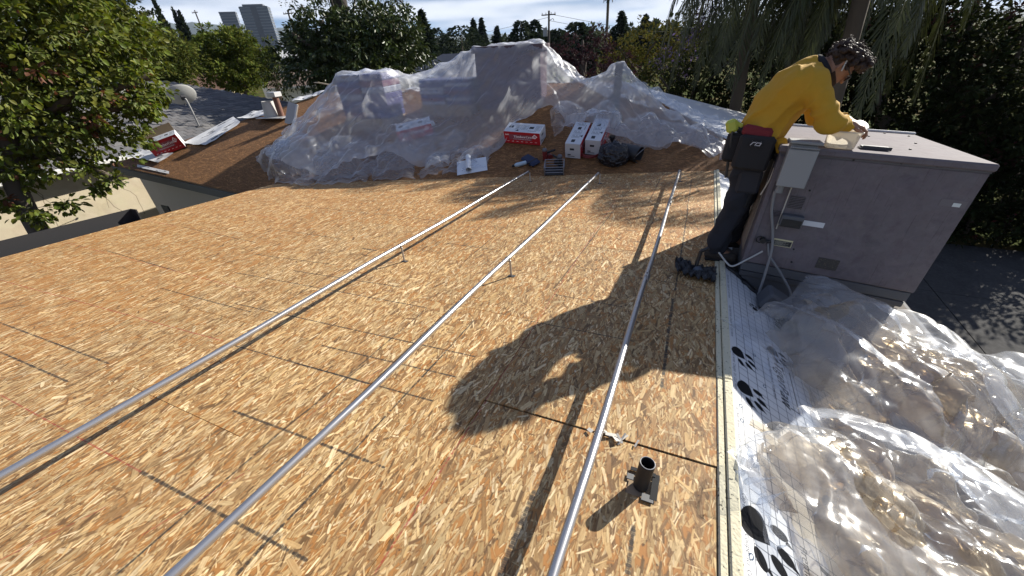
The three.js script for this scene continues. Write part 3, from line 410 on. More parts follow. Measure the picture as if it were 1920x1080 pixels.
{
  const [a, b] = roofAB(322, 283);
  carton('red and white carton with an open flap, by the left edge of the brown roof', RW(a, b, 0.03), onSlopeQ(0.85), 0.72, 0.36, 0.34, true);
  const [c, d] = roofAB(990, 275); carton('red and white carton half under the front hem of the clear sheet', RW(c - 0.12, d + 0.25, 0.02), onSlopeQ(-0.12), 0.8, 0.26, 0.36);
  const [e, f] = roofAB(1078, 300); carton('white topped carton set end-on beside another, its end stamped with a black patch', RW(e, f + 0.45, 0.02), onSlopeQ(Math.PI / 2 - 0.12), 0.82, 0.3, 0.3);
  const [g, h] = roofAB(1110, 292); carton('white topped carton set end-on behind the black trash bag', RW(g + 0.06, h + 0.42, 0.02), onSlopeQ(Math.PI / 2 - 0.12), 0.82, 0.3, 0.3);
  const [i, j] = roofAB(775, 262); carton('red carton lying beneath the clear sheet beside a roll of flashing', RW(i, j + 0.2, 0.02), onSlopeQ(0.5), 0.8, 0.25, 0.36);
  for (const [a0, b0, t] of [[c - 0.1, d + 0.25, 0.3], [e, f + 0.45, 0.34], [g + 0.06, h + 0.42, 0.34], [i, j + 0.2, 0.3]]) solids.push([a0 - 0.35, a0 + 0.35, b0 - 0.05, b0 + 0.3, (TANP * (b0 + 0.1) + t) * K, 0.7, 0.7, 0.9, 0.8]);
}
// loose goods in front of the cartons
{
  const white = phys([0.66, 0.68, 0.7], 0.35), blk = std([0.012, 0.012, 0.014], 0.6), black = phys([0.012, 0.012, 0.016], 0.28), steel = std([0.3, 0.3, 0.32], 0.4, { metalness: 0.8 });
  const put = (name, label, cat, px, py, yaw, lift = 0) => { const [a, b] = roofAB(px, py); return thing(name, label, cat, RW(a, b, lift / K), onSlopeQ(yaw)); };
  { const o = put('can', 'pale blue spray can lying on its side', 'can', 975, 312, 0.5, 0.045); const g = new THREE.LatheGeometry([[0, -0.13], [0.034, -0.13], [0.04, -0.122], [0.04, 0.07], [0.03, 0.1], [0.014, 0.112], [0.014, 0.13], [0, 0.13]].map(([x, y]) => new THREE.Vector2(x, y)), 20); g.rotateZ(Math.PI / 2); mesh('can_body', g, phys([0.4, 0.52, 0.6], 0.3), o); const c = new THREE.CylinderGeometry(0.022, 0.026, 0.05, 16); c.rotateZ(Math.PI / 2); c.translate(-0.14, 0, 0); mesh('spray_cap', c, blk, o); }
  { const o = put('flashing_roll', 'loose sheet of white flashing with one end rolled up', 'flashing', 885, 312, 0.35); const n = 20, P = []; const sh = cbox(0.62, 0.004, 0.5, 0.001, 0, 0.012, 0); mesh('sheet', sh, white, o); const pts = []; for (let k = 0; k <= 40; k++) { const t = k / 40 * 6.28 * 1.6, r = 0.055 - 0.008 * k / 40; pts.push(new THREE.Vector2(Math.cos(t) * r, Math.sin(t) * r)); } const g = new THREE.CylinderGeometry(0.055, 0.055, 0.5, 24, 1, true); g.rotateX(Math.PI / 2); g.translate(-0.06, 0.07, -0.03); mesh('roll', g, phys([0.66, 0.68, 0.7], 0.35, { side: THREE.DoubleSide }), o); }
  { const o = put('flashing_roll', 'roll of white flashing lying under the clear sheet', 'flashing', 790, 248, 0.9, 0.07); const g = new THREE.CylinderGeometry(0.07, 0.07, 0.7, 24, 1, false); g.rotateZ(Math.PI / 2); mesh('roll', g, white, o); const c = new THREE.CylinderGeometry(0.032, 0.032, 0.704, 16); c.rotateZ(Math.PI / 2); mesh('core', c, blk, o); }
  { const o = put('trash_bag', 'lumpy black plastic bag slumped in front of the cartons', 'bag', 1150, 302, 0);   // crumpled body with a gathered neck
    const g = new THREE.IcosahedronGeometry(1, 20), p = g.attributes.position; for (let i = 0; i < p.count; i++) { let x = p.getX(i), y = p.getY(i), z = p.getZ(i); const k = 0.85 + 0.3 * fbm(x * 2.4 + 3, y * 2.4, z * 2.4, 4) - 0.12 * Math.abs(vnoise(x * 7, y * 7, z * 7) - 0.5); y = y < -0.55 ? -0.55 - (y + 0.55) * 0.1 : y; p.setXYZ(i, x * 0.3 * k, (y + 0.55) * 0.24 * k, z * 0.26 * k); } g.computeVertexNormals(); mesh('bag_body', g, black, o); const nk = new THREE.ConeGeometry(0.06, 0.14, 12, 3, true); nk.rotateX(Math.PI); nk.translate(-0.05, 0.44, 0.02); mesh('gathered_neck', nk, black, o); }
  { const o = put('bucket', 'black bucket lying on its side beside the black bag', 'bucket', 1182, 300, -0.5, 0.14); const g = new THREE.LatheGeometry([[0, -0.17], [0.12, -0.17], [0.125, -0.16], [0.145, 0.16], [0.152, 0.16], [0.152, 0.175], [0.138, 0.175], [0.118, -0.155], [0, -0.155]].map(([x, y]) => new THREE.Vector2(x, y)), 28); g.rotateZ(-Math.PI / 2); mesh('bucket_body', g, std([0.02, 0.02, 0.022], 0.4), o); const h = tube([V3(0.15, 0, 0.15), V3(0.2, 0.09, 0.12), V3(0.23, 0.13, 0), V3(0.2, 0.09, -0.12), V3(0.15, 0, -0.15)], 0.005, 6, 24); mesh('bail_handle', h, steel, o); }
  const nailer = (label, px, py, yaw, col) => {   // coil roofing nailer on its side
    const o = put('nail_gun', label, 'nail gun', px, py, yaw, 0.06), bm = std(col, 0.5);
    const b = new THREE.CylinderGeometry(0.045, 0.05, 0.2, 18); b.translate(0, 0.05, 0); mesh('motor_body', b, bm, o); mesh('cap', new THREE.SphereGeometry(0.05, 16, 8, 0, 6.3, 0, 1.57).translate(0, 0.14, 0), std([0.1, 0.1, 0.11], 0.5), o);
    mesh('grip', cbox(0.2, 0.045, 0.04, 0.014, 0.13, 0.08, 0), blk, o); const mg = new THREE.CylinderGeometry(0.06, 0.06, 0.07, 20); mg.rotateX(Math.PI / 2); mg.translate(0.1, -0.03, 0); mesh('nail_canister', mg, bm, o); mesh('nose', cbox(0.035, 0.1, 0.03, 0.006, -0.01, -0.09, 0), steel, o); mesh('trigger', cbox(0.02, 0.04, 0.012, 0.003, 0.07, 0.05, 0), steel, o);
  };
  nailer('dark red coil nail gun lying on the brown boards beside the cartons', 1022, 300, 0.6, [0.16, 0.02, 0.02]); nailer('black coil nail gun lying in front of the white carton', 1050, 312, 2.4, [0.02, 0.02, 0.022]);
  { const o = put('tool_crate', 'open black wire crate in front of the white cartons', 'crate', 1040, 322, 0.1); const w = 0.36, d = 0.26, h = 0.17, t = 0.012; mesh('floor_panel', cbox(w, t, d, 0.002, 0, t, 0), blk, o);
    for (const s of [-1, 1]) { for (let k = 0; k < 3; k++) { mesh('rail', cbox(w, t, t, 0.002, 0, t + h * (k + 1) / 3, s * d / 2), steel, o); mesh('rail', cbox(t, t, d, 0.002, s * w / 2, t + h * (k + 1) / 3 + 0.002, 0), steel, o); } for (const q of [-1, 1]) mesh('corner_post', cbox(t * 1.5, h, t * 1.5, 0.002, s * w / 2, h / 2 + t, q * d / 2), steel, o); } }
  { const o = put('hose_coil', 'coil of dark red air hose between the cartons and the bag', 'hose', 1106, 292, 0, 0.02); const pts = []; for (let k = 0; k <= 100; k++) { const t = k / 100 * 6.28 * 4; pts.push(V3(Math.cos(t) * (0.17 + 0.012 * Math.sin(t * 1.7)), 0.012 + 0.016 * k / 25, Math.sin(t) * (0.15 + 0.012 * Math.cos(t * 2.3)))); } mesh('hose', tube(pts, 0.009, 6, 220), std([0.2, 0.03, 0.03], 0.5), o); }
  { const o = put('knee_pad', 'dark blue roofing seat pad lying by the spray can', 'pad', 995, 305, 0.9, 0.02); const g = cbox(0.22, 0.07, 0.4, 0.03, 0, 0.03, 0); mesh('foam_pad', g, std([0.02, 0.03, 0.07], 0.8), o); mesh('strap', cbox(0.224, 0.074, 0.04, 0.004, 0, 0.03, 0.08), blk, o); }
}
// vent pipe with metal jack and roof vents near the left hip
{
  const [a, b] = roofAB(528, 218), o = thing('roof_vent', 'rusty flue pipe with square grey cap and galvanized jack on the brown roof', 'vent', RW(a, b), levelQ), galv = std([0.5, 0.5, 0.5], 0.45, { metalness: 0.6, bumpMap: bumpCoarse, bumpScale: 0.002 }), rust = std([0.17, 0.085, 0.06], 0.9, { bumpMap: bumpFine, bumpScale: 0.003 });
  mesh('flue_pipe', new THREE.CylinderGeometry(0.08, 0.08, 0.6, 20).translate(0, 0.22, 0), rust, o); mesh('square_cap', cbox(0.26, 0.12, 0.26, 0.01, 0, 0.55, 0), galv, o); const jk = new THREE.CylinderGeometry(0.15, 0.2, 0.42, 20, 1, true); jk.translate(-0.3, 0.18, 0.02); mesh('jack_sleeve', jk, std([0.45, 0.44, 0.42], 0.6, { side: THREE.DoubleSide }), o); mesh('base_flange', cbox(0.9, 0.015, 0.6, 0.003, -0.12, 0.0, 0.05), galv, o);
  const [c, d] = roofAB(543, 232), q = thing('leaning_plate', 'galvanized flashing plate leaning against the roof vent', 'flashing', RW(c, d), levelQ.clone().multiply(new THREE.Quaternion().setFromEuler(new THREE.Euler(-0.25, 0.5, -0.3)))); mesh('plate', cbox(0.24, 0.56, 0.012, 0.003, 0, 0.26, 0), std([0.3, 0.3, 0.31], 0.4, { metalness: 0.7 }), q); mesh('bent_flange', cbox(0.04, 0.56, 0.1, 0.003, 0.12, 0.26, 0.045), std([0.5, 0.5, 0.5], 0.4, { metalness: 0.7 }), q);
  const st = onRoof(...roofAB(600, 200), 0.02), pl = thing('lath', 'pale wooden lath sticking out over the roof edge', 'lath', st, levelQ); mesh('stick', bar(V3(0.3, 0.3, -1.2), V3(-0.85, 0.5, -1.2), 0.022, 0.02, 6), std([0.55, 0.45, 0.3], 0.8), pl); mesh('tip', bar(V3(-0.85, 0.5, -1.2), V3(-1.0, 0.505, -1.2), 0.02, 0.008, 6), std([0.6, 0.5, 0.36], 0.8), pl);
}

// ---------------------------------------------------------------- draped clear sheets (a cloth relaxed on what it covers)
function triwave(x) { x = x - Math.floor(x); return Math.abs(x * 2 - 1) * 2 - 1; }
function creaser(seed, n, f0, f1, dir = null, spread = 0.5) { const r = rng(seed), w = []; for (let k = 0; k < n; k++) { const t = r() * 6.283, q = r() * 2 - 1, s = Math.sqrt(1 - q * q), f = f0 * Math.pow(f1 / f0, r()), d = V3(Math.cos(t) * s, Math.sin(t) * s, q); if (dir) d.multiplyScalar(spread).add(V3(...dir)).normalize(); w.push([d.x * f, d.y * f, d.z * f, r() * 9, 1 / f]); } return (x, y, z) => { let s = 0; for (const [a, b, c, d, g] of w) { const m = vnoise(x * 1.7 + d * 3, y * 1.7 + d, z * 1.7); s += triwave(a * x + b * y + c * z + d + 0.9 * (vnoise(x * 2 + d, y * 2, z * 2) - 0.5)) * g * Math.max(0, m - 0.35) * 1.6; } return s; }; }
// P: start positions (nx*ny*3), slack(i, j) stretches the rest lengths, H(x, z) ground height, G gravity vector
function relax(P, nx, ny, slack, H, G, steps, iters, o = {}) {
  const N = nx * ny, Q = Float32Array.from(P), { fric = 0.55, eps = 0.012, pin = null, damp = 0.96, push = null, stiff = 4 } = o, C = [], rest = [];
  const add = (a, b, s) => { const X = P[a * 3] - P[b * 3], Y = P[a * 3 + 1] - P[b * 3 + 1], Z = P[a * 3 + 2] - P[b * 3 + 2], d = Math.sqrt(X * X + Y * Y + Z * Z); C.push(a, b); rest.push(d * s); };
  for (let j = 0; j < ny; j++) for (let i = 0; i < nx; i++) { const k = j * nx + i, q = slack(i / (nx - 1), j / (ny - 1)), sx = Array.isArray(q) ? q[0] : q, sy = Array.isArray(q) ? q[1] : q, sd = Math.sqrt((sx * sx + sy * sy) / 2); if (i < nx - 1) add(k, k + 1, sx); if (j < ny - 1) add(k, k + nx, sy); if (i < nx - 1 && j < ny - 1) { add(k, k + nx + 1, sd); add(k + 1, k + nx, sd); } if (i < nx - 2) add(k, k + 2, sx * 0.99); if (j < ny - 2) add(k, k + 2 * nx, sy * 0.99); if (stiff) { if (i < nx - stiff) add(k, k + stiff, sx * 0.97); if (j < ny - stiff) add(k, k + stiff * nx, sy * 0.97); } }
  const M = rest.length, dt = 0.02, CI = Int32Array.from(C, (k) => k * 3), RL = Float32Array.from(rest);
  for (let t = 0; t < steps; t++) {
    for (let k = 0; k < N; k++) { if (pin && pin(k)) continue; const o3 = k * 3; for (let c = 0; c < 3; c++) { const x = P[o3 + c], v = (x - Q[o3 + c]) * damp; Q[o3 + c] = x; P[o3 + c] = x + v + G[c] * dt * dt; } if (push) push(P, o3, t); }
    for (let it = 0; it < iters; it++) {
      for (let m = 0; m < M; m++) {
        const a = CI[m * 2], b = CI[m * 2 + 1], x = P[b] - P[a], y = P[b + 1] - P[a + 1], z = P[b + 2] - P[a + 2], d = Math.sqrt(x * x + y * y + z * z) + 1e-9, q = RL[m], f = (d - q) / d * (d > q ? 0.48 : 0.3);
        P[a] += x * f; P[a + 1] += y * f; P[a + 2] += z * f; P[b] -= x * f; P[b + 1] -= y * f; P[b + 2] -= z * f;
      }
      if (it % 2 || it === iters - 1) for (let k = 0; k < N; k++) { const o3 = k * 3, h = H(P[o3], P[o3 + 2]) + eps; if (P[o3 + 1] < h) { P[o3 + 1] = h; P[o3] += (Q[o3] - P[o3]) * fric; P[o3 + 2] += (Q[o3 + 2] - P[o3 + 2]) * fric; } }
    }
  }
  return P;
}
// smooth refinement of a grid of points by f along each side
function refine(P, nx, ny, f) {
  const cr = (a, b, c, d, t) => 0.5 * (2 * b + (c - a) * t + (2 * a - 5 * b + 4 * c - d) * t * t + (3 * b - a - 3 * c + d) * t * t * t), mx = (nx - 1) * f + 1, my = (ny - 1) * f + 1, T = new Float32Array(mx * ny * 3), Q = new Float32Array(mx * my * 3), cl = (k, n) => Math.max(0, Math.min(n - 1, k));
  for (let j = 0; j < ny; j++) for (let i = 0; i < mx; i++) { const a = Math.min(nx - 2, Math.floor(i / f)), t = i / f - a; for (let c = 0; c < 3; c++) T[(j * mx + i) * 3 + c] = cr(...[-1, 0, 1, 2].map((k) => P[(j * nx + cl(a + k, nx)) * 3 + c]), t); }
  for (let j = 0; j < my; j++) { const a = Math.min(ny - 2, Math.floor(j / f)), t = j / f - a; for (let i = 0; i < mx; i++) for (let c = 0; c < 3; c++) Q[(j * mx + i) * 3 + c] = cr(...[-1, 0, 1, 2].map((k) => T[(cl(a + k, ny) * mx + i) * 3 + c]), t); }
  return [Q, mx, my];
}
function gridGeo(P, nx, ny) {
  const I = [], U = []; for (let j = 0; j < ny; j++) for (let i = 0; i < nx; i++) U.push(i / (nx - 1), j / (ny - 1)); for (let j = 0; j < ny - 1; j++) for (let i = 0; i < nx - 1; i++) { const a = j * nx + i; I.push(a, a + 1, a + nx + 1, a, a + nx + 1, a + nx); }
  const g = new THREE.BufferGeometry(); g.setAttribute('position', new THREE.BufferAttribute(P instanceof Float32Array ? P : Float32Array.from(P), 3)); g.setAttribute('uv', new THREE.Float32BufferAttribute(U, 2)); g.setIndex(I); g.computeVertexNormals(); return g;
}
function crumple(g, fn, amp) { const p = g.attributes.position, n = g.attributes.normal; for (let i = 0; i < p.count; i++) { const s = fn(p.getX(i), p.getY(i), p.getZ(i)) * amp; p.setXYZ(i, p.getX(i) + n.getX(i) * s, p.getY(i) + n.getY(i) * s, p.getZ(i) + n.getZ(i) * s); } g.computeVertexNormals(); return g; }
const filmHaze = dtex(256, (u, v) => { const n = tileNoise(u, v, 5, 91, 4), k = tileNoise(u, v, 30, 93, 3); return 0.45 + 0.75 * sstep(0.35, 0.65, n) * 0.6 + 0.25 * k; }, false, 3);   // clearer and hazier patches of the film
const film = (milk, rough = 0.3, tint = [0.93, 0.95, 0.98]) => phys(tint, rough, { transmission: 1 - milk, thickness: 0, ior: 1.5, side: THREE.DoubleSide, roughnessMap: filmHaze });
{
  const yDeck = (x, z) => -(NDIR.dot(EDIR) * x + NDIR.dot(BDIR) * z) / NDIR.y;
  const hem = [[486, 300], [515, 338], [575, 358], [650, 352], [740, 336], [830, 328], [905, 316], [935, 292], [960, 280], [985, 266], [1030, 256], [1075, 264], [1120, 278], [1185, 292], [1260, 288], [1352, 296]].map(([x, y]) => roofAB(x, y));
  const lumps = [[560, 300, 0.36, 0.7], [640, 300, 0.36, 0.7], [600, 250, 0.5, 0.8], [755, 290, 0.2, 0.6], [1215, 262, 0.36, 0.7], [1290, 272, 0.22, 0.6], [1130, 245, 0.4, 0.5], [1060, 235, 0.4, 0.5], [520, 300, 0.24, 0.4]].map(([x, y, h, r]) => { const [a, b] = roofAB(x, y); return [a * K, b * K, h, r]; });
  const base = (x, z) => { let y = Math.max(z < 4.6 * K ? TANP * z : TANP * (9.2 * K - z), yDeck(x, z)); return y; };
  const H0 = (x, z) => { let y = base(x, z); for (const [a0, a1, b0, b1, top] of solids) if (x > a0 * K && x < a1 * K && z > b0 * K && z < b1 * K && top > y) y = top; for (const [a, b, h, r] of lumps) { const d = Math.hypot(x - a, z - b) / r; if (d < 1) y = Math.max(y, base(x, z) + h * (1 - d * d)); } return y; };
  const gx0 = -2.5, gz0 = -1.2, gs = 0.025, gw = 560, gh = 280, HG = new Float32Array(gw * gh); for (let j = 0; j < gh; j++) for (let i = 0; i < gw; i++) HG[j * gw + i] = H0(gx0 + i * gs, gz0 + j * gs);
  const H = (x, z) => { const i = Math.round((x - gx0) / gs), j = Math.round((z - gz0) / gs); return i < 0 || j < 0 || i >= gw || j >= gh ? H0(x, z) : HG[j * gw + i]; };
  const cone = (x, z) => { let y = H(x, z) + 0.03; for (const [a0, a1, b0, b1, top, kl, kr, kf, kb] of solids) { const l = Math.max(0, a0 * K - x) * kl, r = Math.max(0, x - a1 * K) * kr, f = Math.max(0, b0 * K - z) * kf, b = Math.max(0, z - b1 * K) * kb; y = Math.max(y, top + 0.02 - Math.hypot(l + r, f + b)); } return y; };
  const hemB = (a) => { if (a <= hem[0][0]) return hem[0][1]; for (let i = 0; i < hem.length - 1; i++) if (a <= hem[i + 1][0] && a >= hem[i][0]) { const t = (a - hem[i][0]) / (hem[i + 1][0] - hem[i][0] + 1e-6); return hem[i][1] + (hem[i + 1][1] - hem[i][1]) * t; } return hem[hem.length - 1][1]; };
  const nx = 150, ny = 64, a0 = hem[0][0] - 0.05, a1 = hem[hem.length - 1][0] + 0.15, P = new Float32Array(nx * ny * 3);
  for (let j = 0; j < ny; j++) for (let i = 0; i < nx; i++) { const s = i / (nx - 1), t = j / (ny - 1), a = a0 + (a1 - a0) * s, bf = hemB(a) + 0.05 * Math.sin(s * 70), bb = 4.95 - 2.3 * sstep(0.16, 0, s) - 2.0 * sstep(0.8, 1, s), b = bf + (bb - bf) * t, o = (j * nx + i) * 3; P[o] = a * K; P[o + 2] = b * K; P[o + 1] = cone(a * K, b * K) + 0.02 * fbm(a * 3, b * 3, 1, 2); }
  for (let it = 0; it < 14; it++) { const T = Float32Array.from(P); for (let j = 1; j < ny - 1; j++) for (let i = 1; i < nx - 1; i++) { const k = (j * nx + i) * 3 + 1, av = (T[k - 3] + T[k + 3] + T[k - nx * 3] + T[k + nx * 3]) / 4; P[k] = Math.max(H(P[k - 1], P[k + 1]) + 0.015, P[k] + (av - P[k]) * 0.6); } }
  relax(P, nx, ny, (s, t) => [1.0 + 0.02 * fbm(s * 7, t * 3, 3, 2) + 0.06 * sstep(0.4, 0.05, t), 1.0 + 0.015 * sstep(0.4, 0.05, t)], H, [0, -2.5, 0], 40, 7, { stiff: 5 });
  const g = crumple(gridGeo(...refine(P, nx, ny, 2)), creaser(17, 14, 0.8, 3.2, [1, 0, 0.25], 0.6), 0.05);
  const s = thing('plastic_sheet', 'big clear plastic sheet draped over the chimney, a post and stacked goods', 'plastic sheet', J1.clone(), levelQ);
  // the cloth frame has z away from the camera: turn it into the group's frame
  const flip = (q) => { const p = q.attributes.position; for (let i = 0; i < p.count; i++) p.setZ(i, -p.getZ(i)); const ix = q.index.array; for (let i = 0; i < ix.length; i += 3) { const t = ix[i]; ix[i] = ix[i + 1]; ix[i + 1] = t; } q.computeVertexNormals(); return q; };
  mesh('film', flip(g), film(0.13, 0.55), s);
  // a second layer, folded back along the lower edge
  const layer = (A0, A1, d0, d1, seed, lift, milk, nm, sl) => {
    const mx = 76, my = 26, R = new Float32Array(mx * my * 3);
    for (let j = 0; j < my; j++) for (let i = 0; i < mx; i++) { const s2 = i / (mx - 1), t = j / (my - 1), a = A0 + (A1 - A0) * s2, b = hemB(a) + d0 + (d1 - d0) * t + 0.12 * (fbm(a * 2 + seed, t * 2, seed, 2) - 0.5), o = (j * mx + i) * 3; R[o] = a * K; R[o + 2] = b * K; R[o + 1] = H(a * K, b * K) + lift + 0.22 * fbm(a * 1.6 + seed, b * 2, seed, 2) * Math.sin(Math.PI * t); }
    relax(R, mx, my, (s2, t) => [sl, 1.01], H, [0, -6, 0], 30, 6, { eps: 0.03, stiff: 5 });
    mesh(nm, flip(crumple(gridGeo(...refine(R, mx, my, 2)), creaser(seed + 3, 14, 1, 3.6, [1, 0, 0.5], 0.6), 0.08)), film(0.06, 0.5), s);
  };
  layer(hem[0][0], hem[6][0], -0.04, 0.9, 31, 0.12, 0.1, 'folded_film', 1.06);
  layer(hem[10][0], hem[15][0], -0.02, 1.0, 47, 0.12, 0.1, 'folded_film', 1.07);
  layer(hem[0][0] - 0.05, hem[5][0], 0.3, 1.6, 53, 0.2, 0.1, 'folded_film', 1.05);
}
// ---------------------------------------------------------------- conduits on stand-offs
const galvTex = dtex(256, (u, v) => { const n = tileNoise(u, v, 26, 51, 4); return 0.62 + 0.5 * (n - 0.5); }, false, 4);
const galvMat = std([0.42, 0.42, 0.43], 0.5, { metalness: 0.85, roughnessMap: galvTex, bumpMap: bumpFine, bumpScale: 0.0006 });
function conduit(label, v, u0, u1, sup, coup, sag = 0) {
  const o = thing('conduit', label, 'pipe', L(v, 0, (u0 + u1) / 2), deckQ, 'galvanized conduits lying along the deck'), H = 0.185 * K, R = 0.0195, um = (u0 + u1) / 2, z = (u) => -(u - um) * K;
  const pts = []; for (let k = 0; k <= 12; k++) { const u = u0 + (u1 - u0) * k / 12; pts.push(V3(0.004 * Math.sin(k * 1.9), H + 0.005 * Math.sin(k * 1.3) - sag * Math.sin(Math.PI * k / 12), z(u))); }
  mesh('pipe', tube(pts, R, 18, 96), galvMat, o); for (const u of [u0, u1]) { const t = new THREE.CircleGeometry(R, 18); if (u === u0) { } else t.rotateY(Math.PI); t.translate(pts[u === u0 ? 0 : 12].x, pts[u === u0 ? 0 : 12].y, z(u)); mesh('pipe_end', t, std([0.02, 0.02, 0.02], 0.8), o); }
  for (const u of sup) {
    const s = mesh('stand_off', cbox(0.02, H - 0.006, 0.012, 0.003, 0.026, (H - 0.006) / 2, z(u)), std([0.45, 0.43, 0.4], 0.5, { metalness: 0.8 }), o); mesh('strap', new THREE.TorusGeometry(R + 0.003, 0.0035, 6, 24).translate(0, H, z(u)), std([0.1, 0.1, 0.1], 0.5, { metalness: 0.5 }), s); mesh('foot_plate', cbox(0.07, 0.004, 0.04, 0.001, 0.03, 0.003, z(u)), std([0.05, 0.05, 0.05], 0.7), s);
  }
  for (const u of coup) { const c = new THREE.CylinderGeometry(R + 0.006, R + 0.006, 0.1, 20); c.rotateX(Math.PI / 2); c.translate(0, H - sag * 0.6, z(u)); const q = mesh('coupling', c, galvMat, o); for (const s of [-1, 1]) mesh('set_screw', new THREE.CylinderGeometry(0.005, 0.005, 0.012, 8).translate(0, H + R + 0.008 - sag * 0.6, z(u) + s * 0.03), std([0.2, 0.2, 0.2], 0.5, { metalness: 0.7 }), q); }
}
conduit('galvanized conduit farthest from the edge board, on short stand-offs', -2.955, -1.6, 7.04, [-1.2, 3.14, 7.03], []);
conduit('middle galvanized conduit on short stand-offs, between the other two', -1.597, -1.6, 7.06, [-1.2, 3.15, 7.05], []);
conduit('galvanized conduit nearest the edge board, joined by a coupling beside the worker\'s shadow', -0.262, -1.6, 7.4, [-1.2, 7.38], [3.13, 5.4]);

// ---------------------------------------------------------------- plumbing vent
{
  const o = thing('vent_pipe', 'short black plumbing vent pipe standing in a square hole in the strand board', 'vent pipe', L(-0.03, 0, 1.285), deckQ), blk = std([0.014, 0.014, 0.014], 0.65, { bumpMap: bumpFine, bumpScale: 0.001 });
  const g = new THREE.LatheGeometry([[0.031, -0.012], [0.033, 0.0], [0.033, 0.146], [0.032, 0.15], [0.0285, 0.15], [0.0275, 0.145], [0.0275, -0.01]].map(([x, y]) => new THREE.Vector2(x, y)), 40); g.rotateZ(-0.1); mesh('pipe', g, blk, o); mesh('pipe_bottom', new THREE.CircleGeometry(0.028, 24).rotateX(-Math.PI / 2).translate(0, -0.008, 0), std([0.005, 0.005, 0.005], 1), o);
  mesh('rim', new THREE.TorusGeometry(0.0305, 0.002, 6, 40).rotateX(Math.PI / 2).rotateZ(-0.1).translate(0.015, 0.1495, 0), std([0.3, 0.3, 0.3], 0.4), o);
  const fl = std([0.16, 0.16, 0.155], 0.7); mesh('flashing', cbox(0.05, 0.003, 0.035, 0.001, 0.035, 0.002, 0.058), fl, o); mesh('flashing', cbox(0.03, 0.003, 0.03, 0.001, -0.05, 0.002, -0.02), fl, o); mesh('felt_tab', cbox(0.03, 0.003, 0.13, 0.001, 0.058, 0.003, -0.005), std([0.02, 0.02, 0.02], 0.9), o); mesh('felt_tab', cbox(0.11, 0.003, 0.02, 0.001, 0, 0.006, -0.062), std([0.02, 0.02, 0.02], 0.9), o);
}
// crumpled scrap of black flashing beside the worker's boots
{
  const [v, u] = deckAt(1302, 515), o = thing('flashing_scrap', 'crumpled black torn flashing with an upright strap, by the worker\'s boots', 'flashing', L(v, 0, u), deckQ), m = phys([0.018, 0.018, 0.02], 0.38, { side: THREE.DoubleSide }), nx = 40, ny = 26, P = [];
  for (let j = 0; j < ny; j++) for (let i = 0; i < nx; i++) { const s = i / (nx - 1) - 0.5, t = j / (ny - 1) - 0.5, e = 0.04 * (fbm(s * 9, t * 9, 4, 3) - 0.5); P.push(s * 0.34 + e, 0.012 + 0.09 * Math.max(0, -s - 0.05) + 0.05 * Math.abs(triwave(s * 3 + t * 2)) + 0.07 * fbm(s * 7 + 3, t * 7, 1, 3) - 0.03, t * 0.24 + s * 0.08 + e); }
  for (let k = 1; k < P.length; k += 3) P[k] = Math.max(0.004, P[k]); mesh('sheet', gridGeo(P, nx, ny), m, o);
  const pts = [V3(0, 0.02, -0.04), V3(0.01, 0.12, -0.06), V3(0.02, 0.2, -0.07), V3(0.08, 0.235, -0.07)]; const sg = []; for (let k = 0; k < 3; k++) { const a = pts[k], b = pts[k + 1]; sg.push(bar(a, b, 0.016, 0.016, 4)); } mesh('strap', join(sg), m, o); mesh('lump', new THREE.DodecahedronGeometry(0.04, 1).scale(1, 0.8, 1).translate(0.02, 0.05, 0.0), std([0.06, 0.075, 0.1], 0.5), o);
}

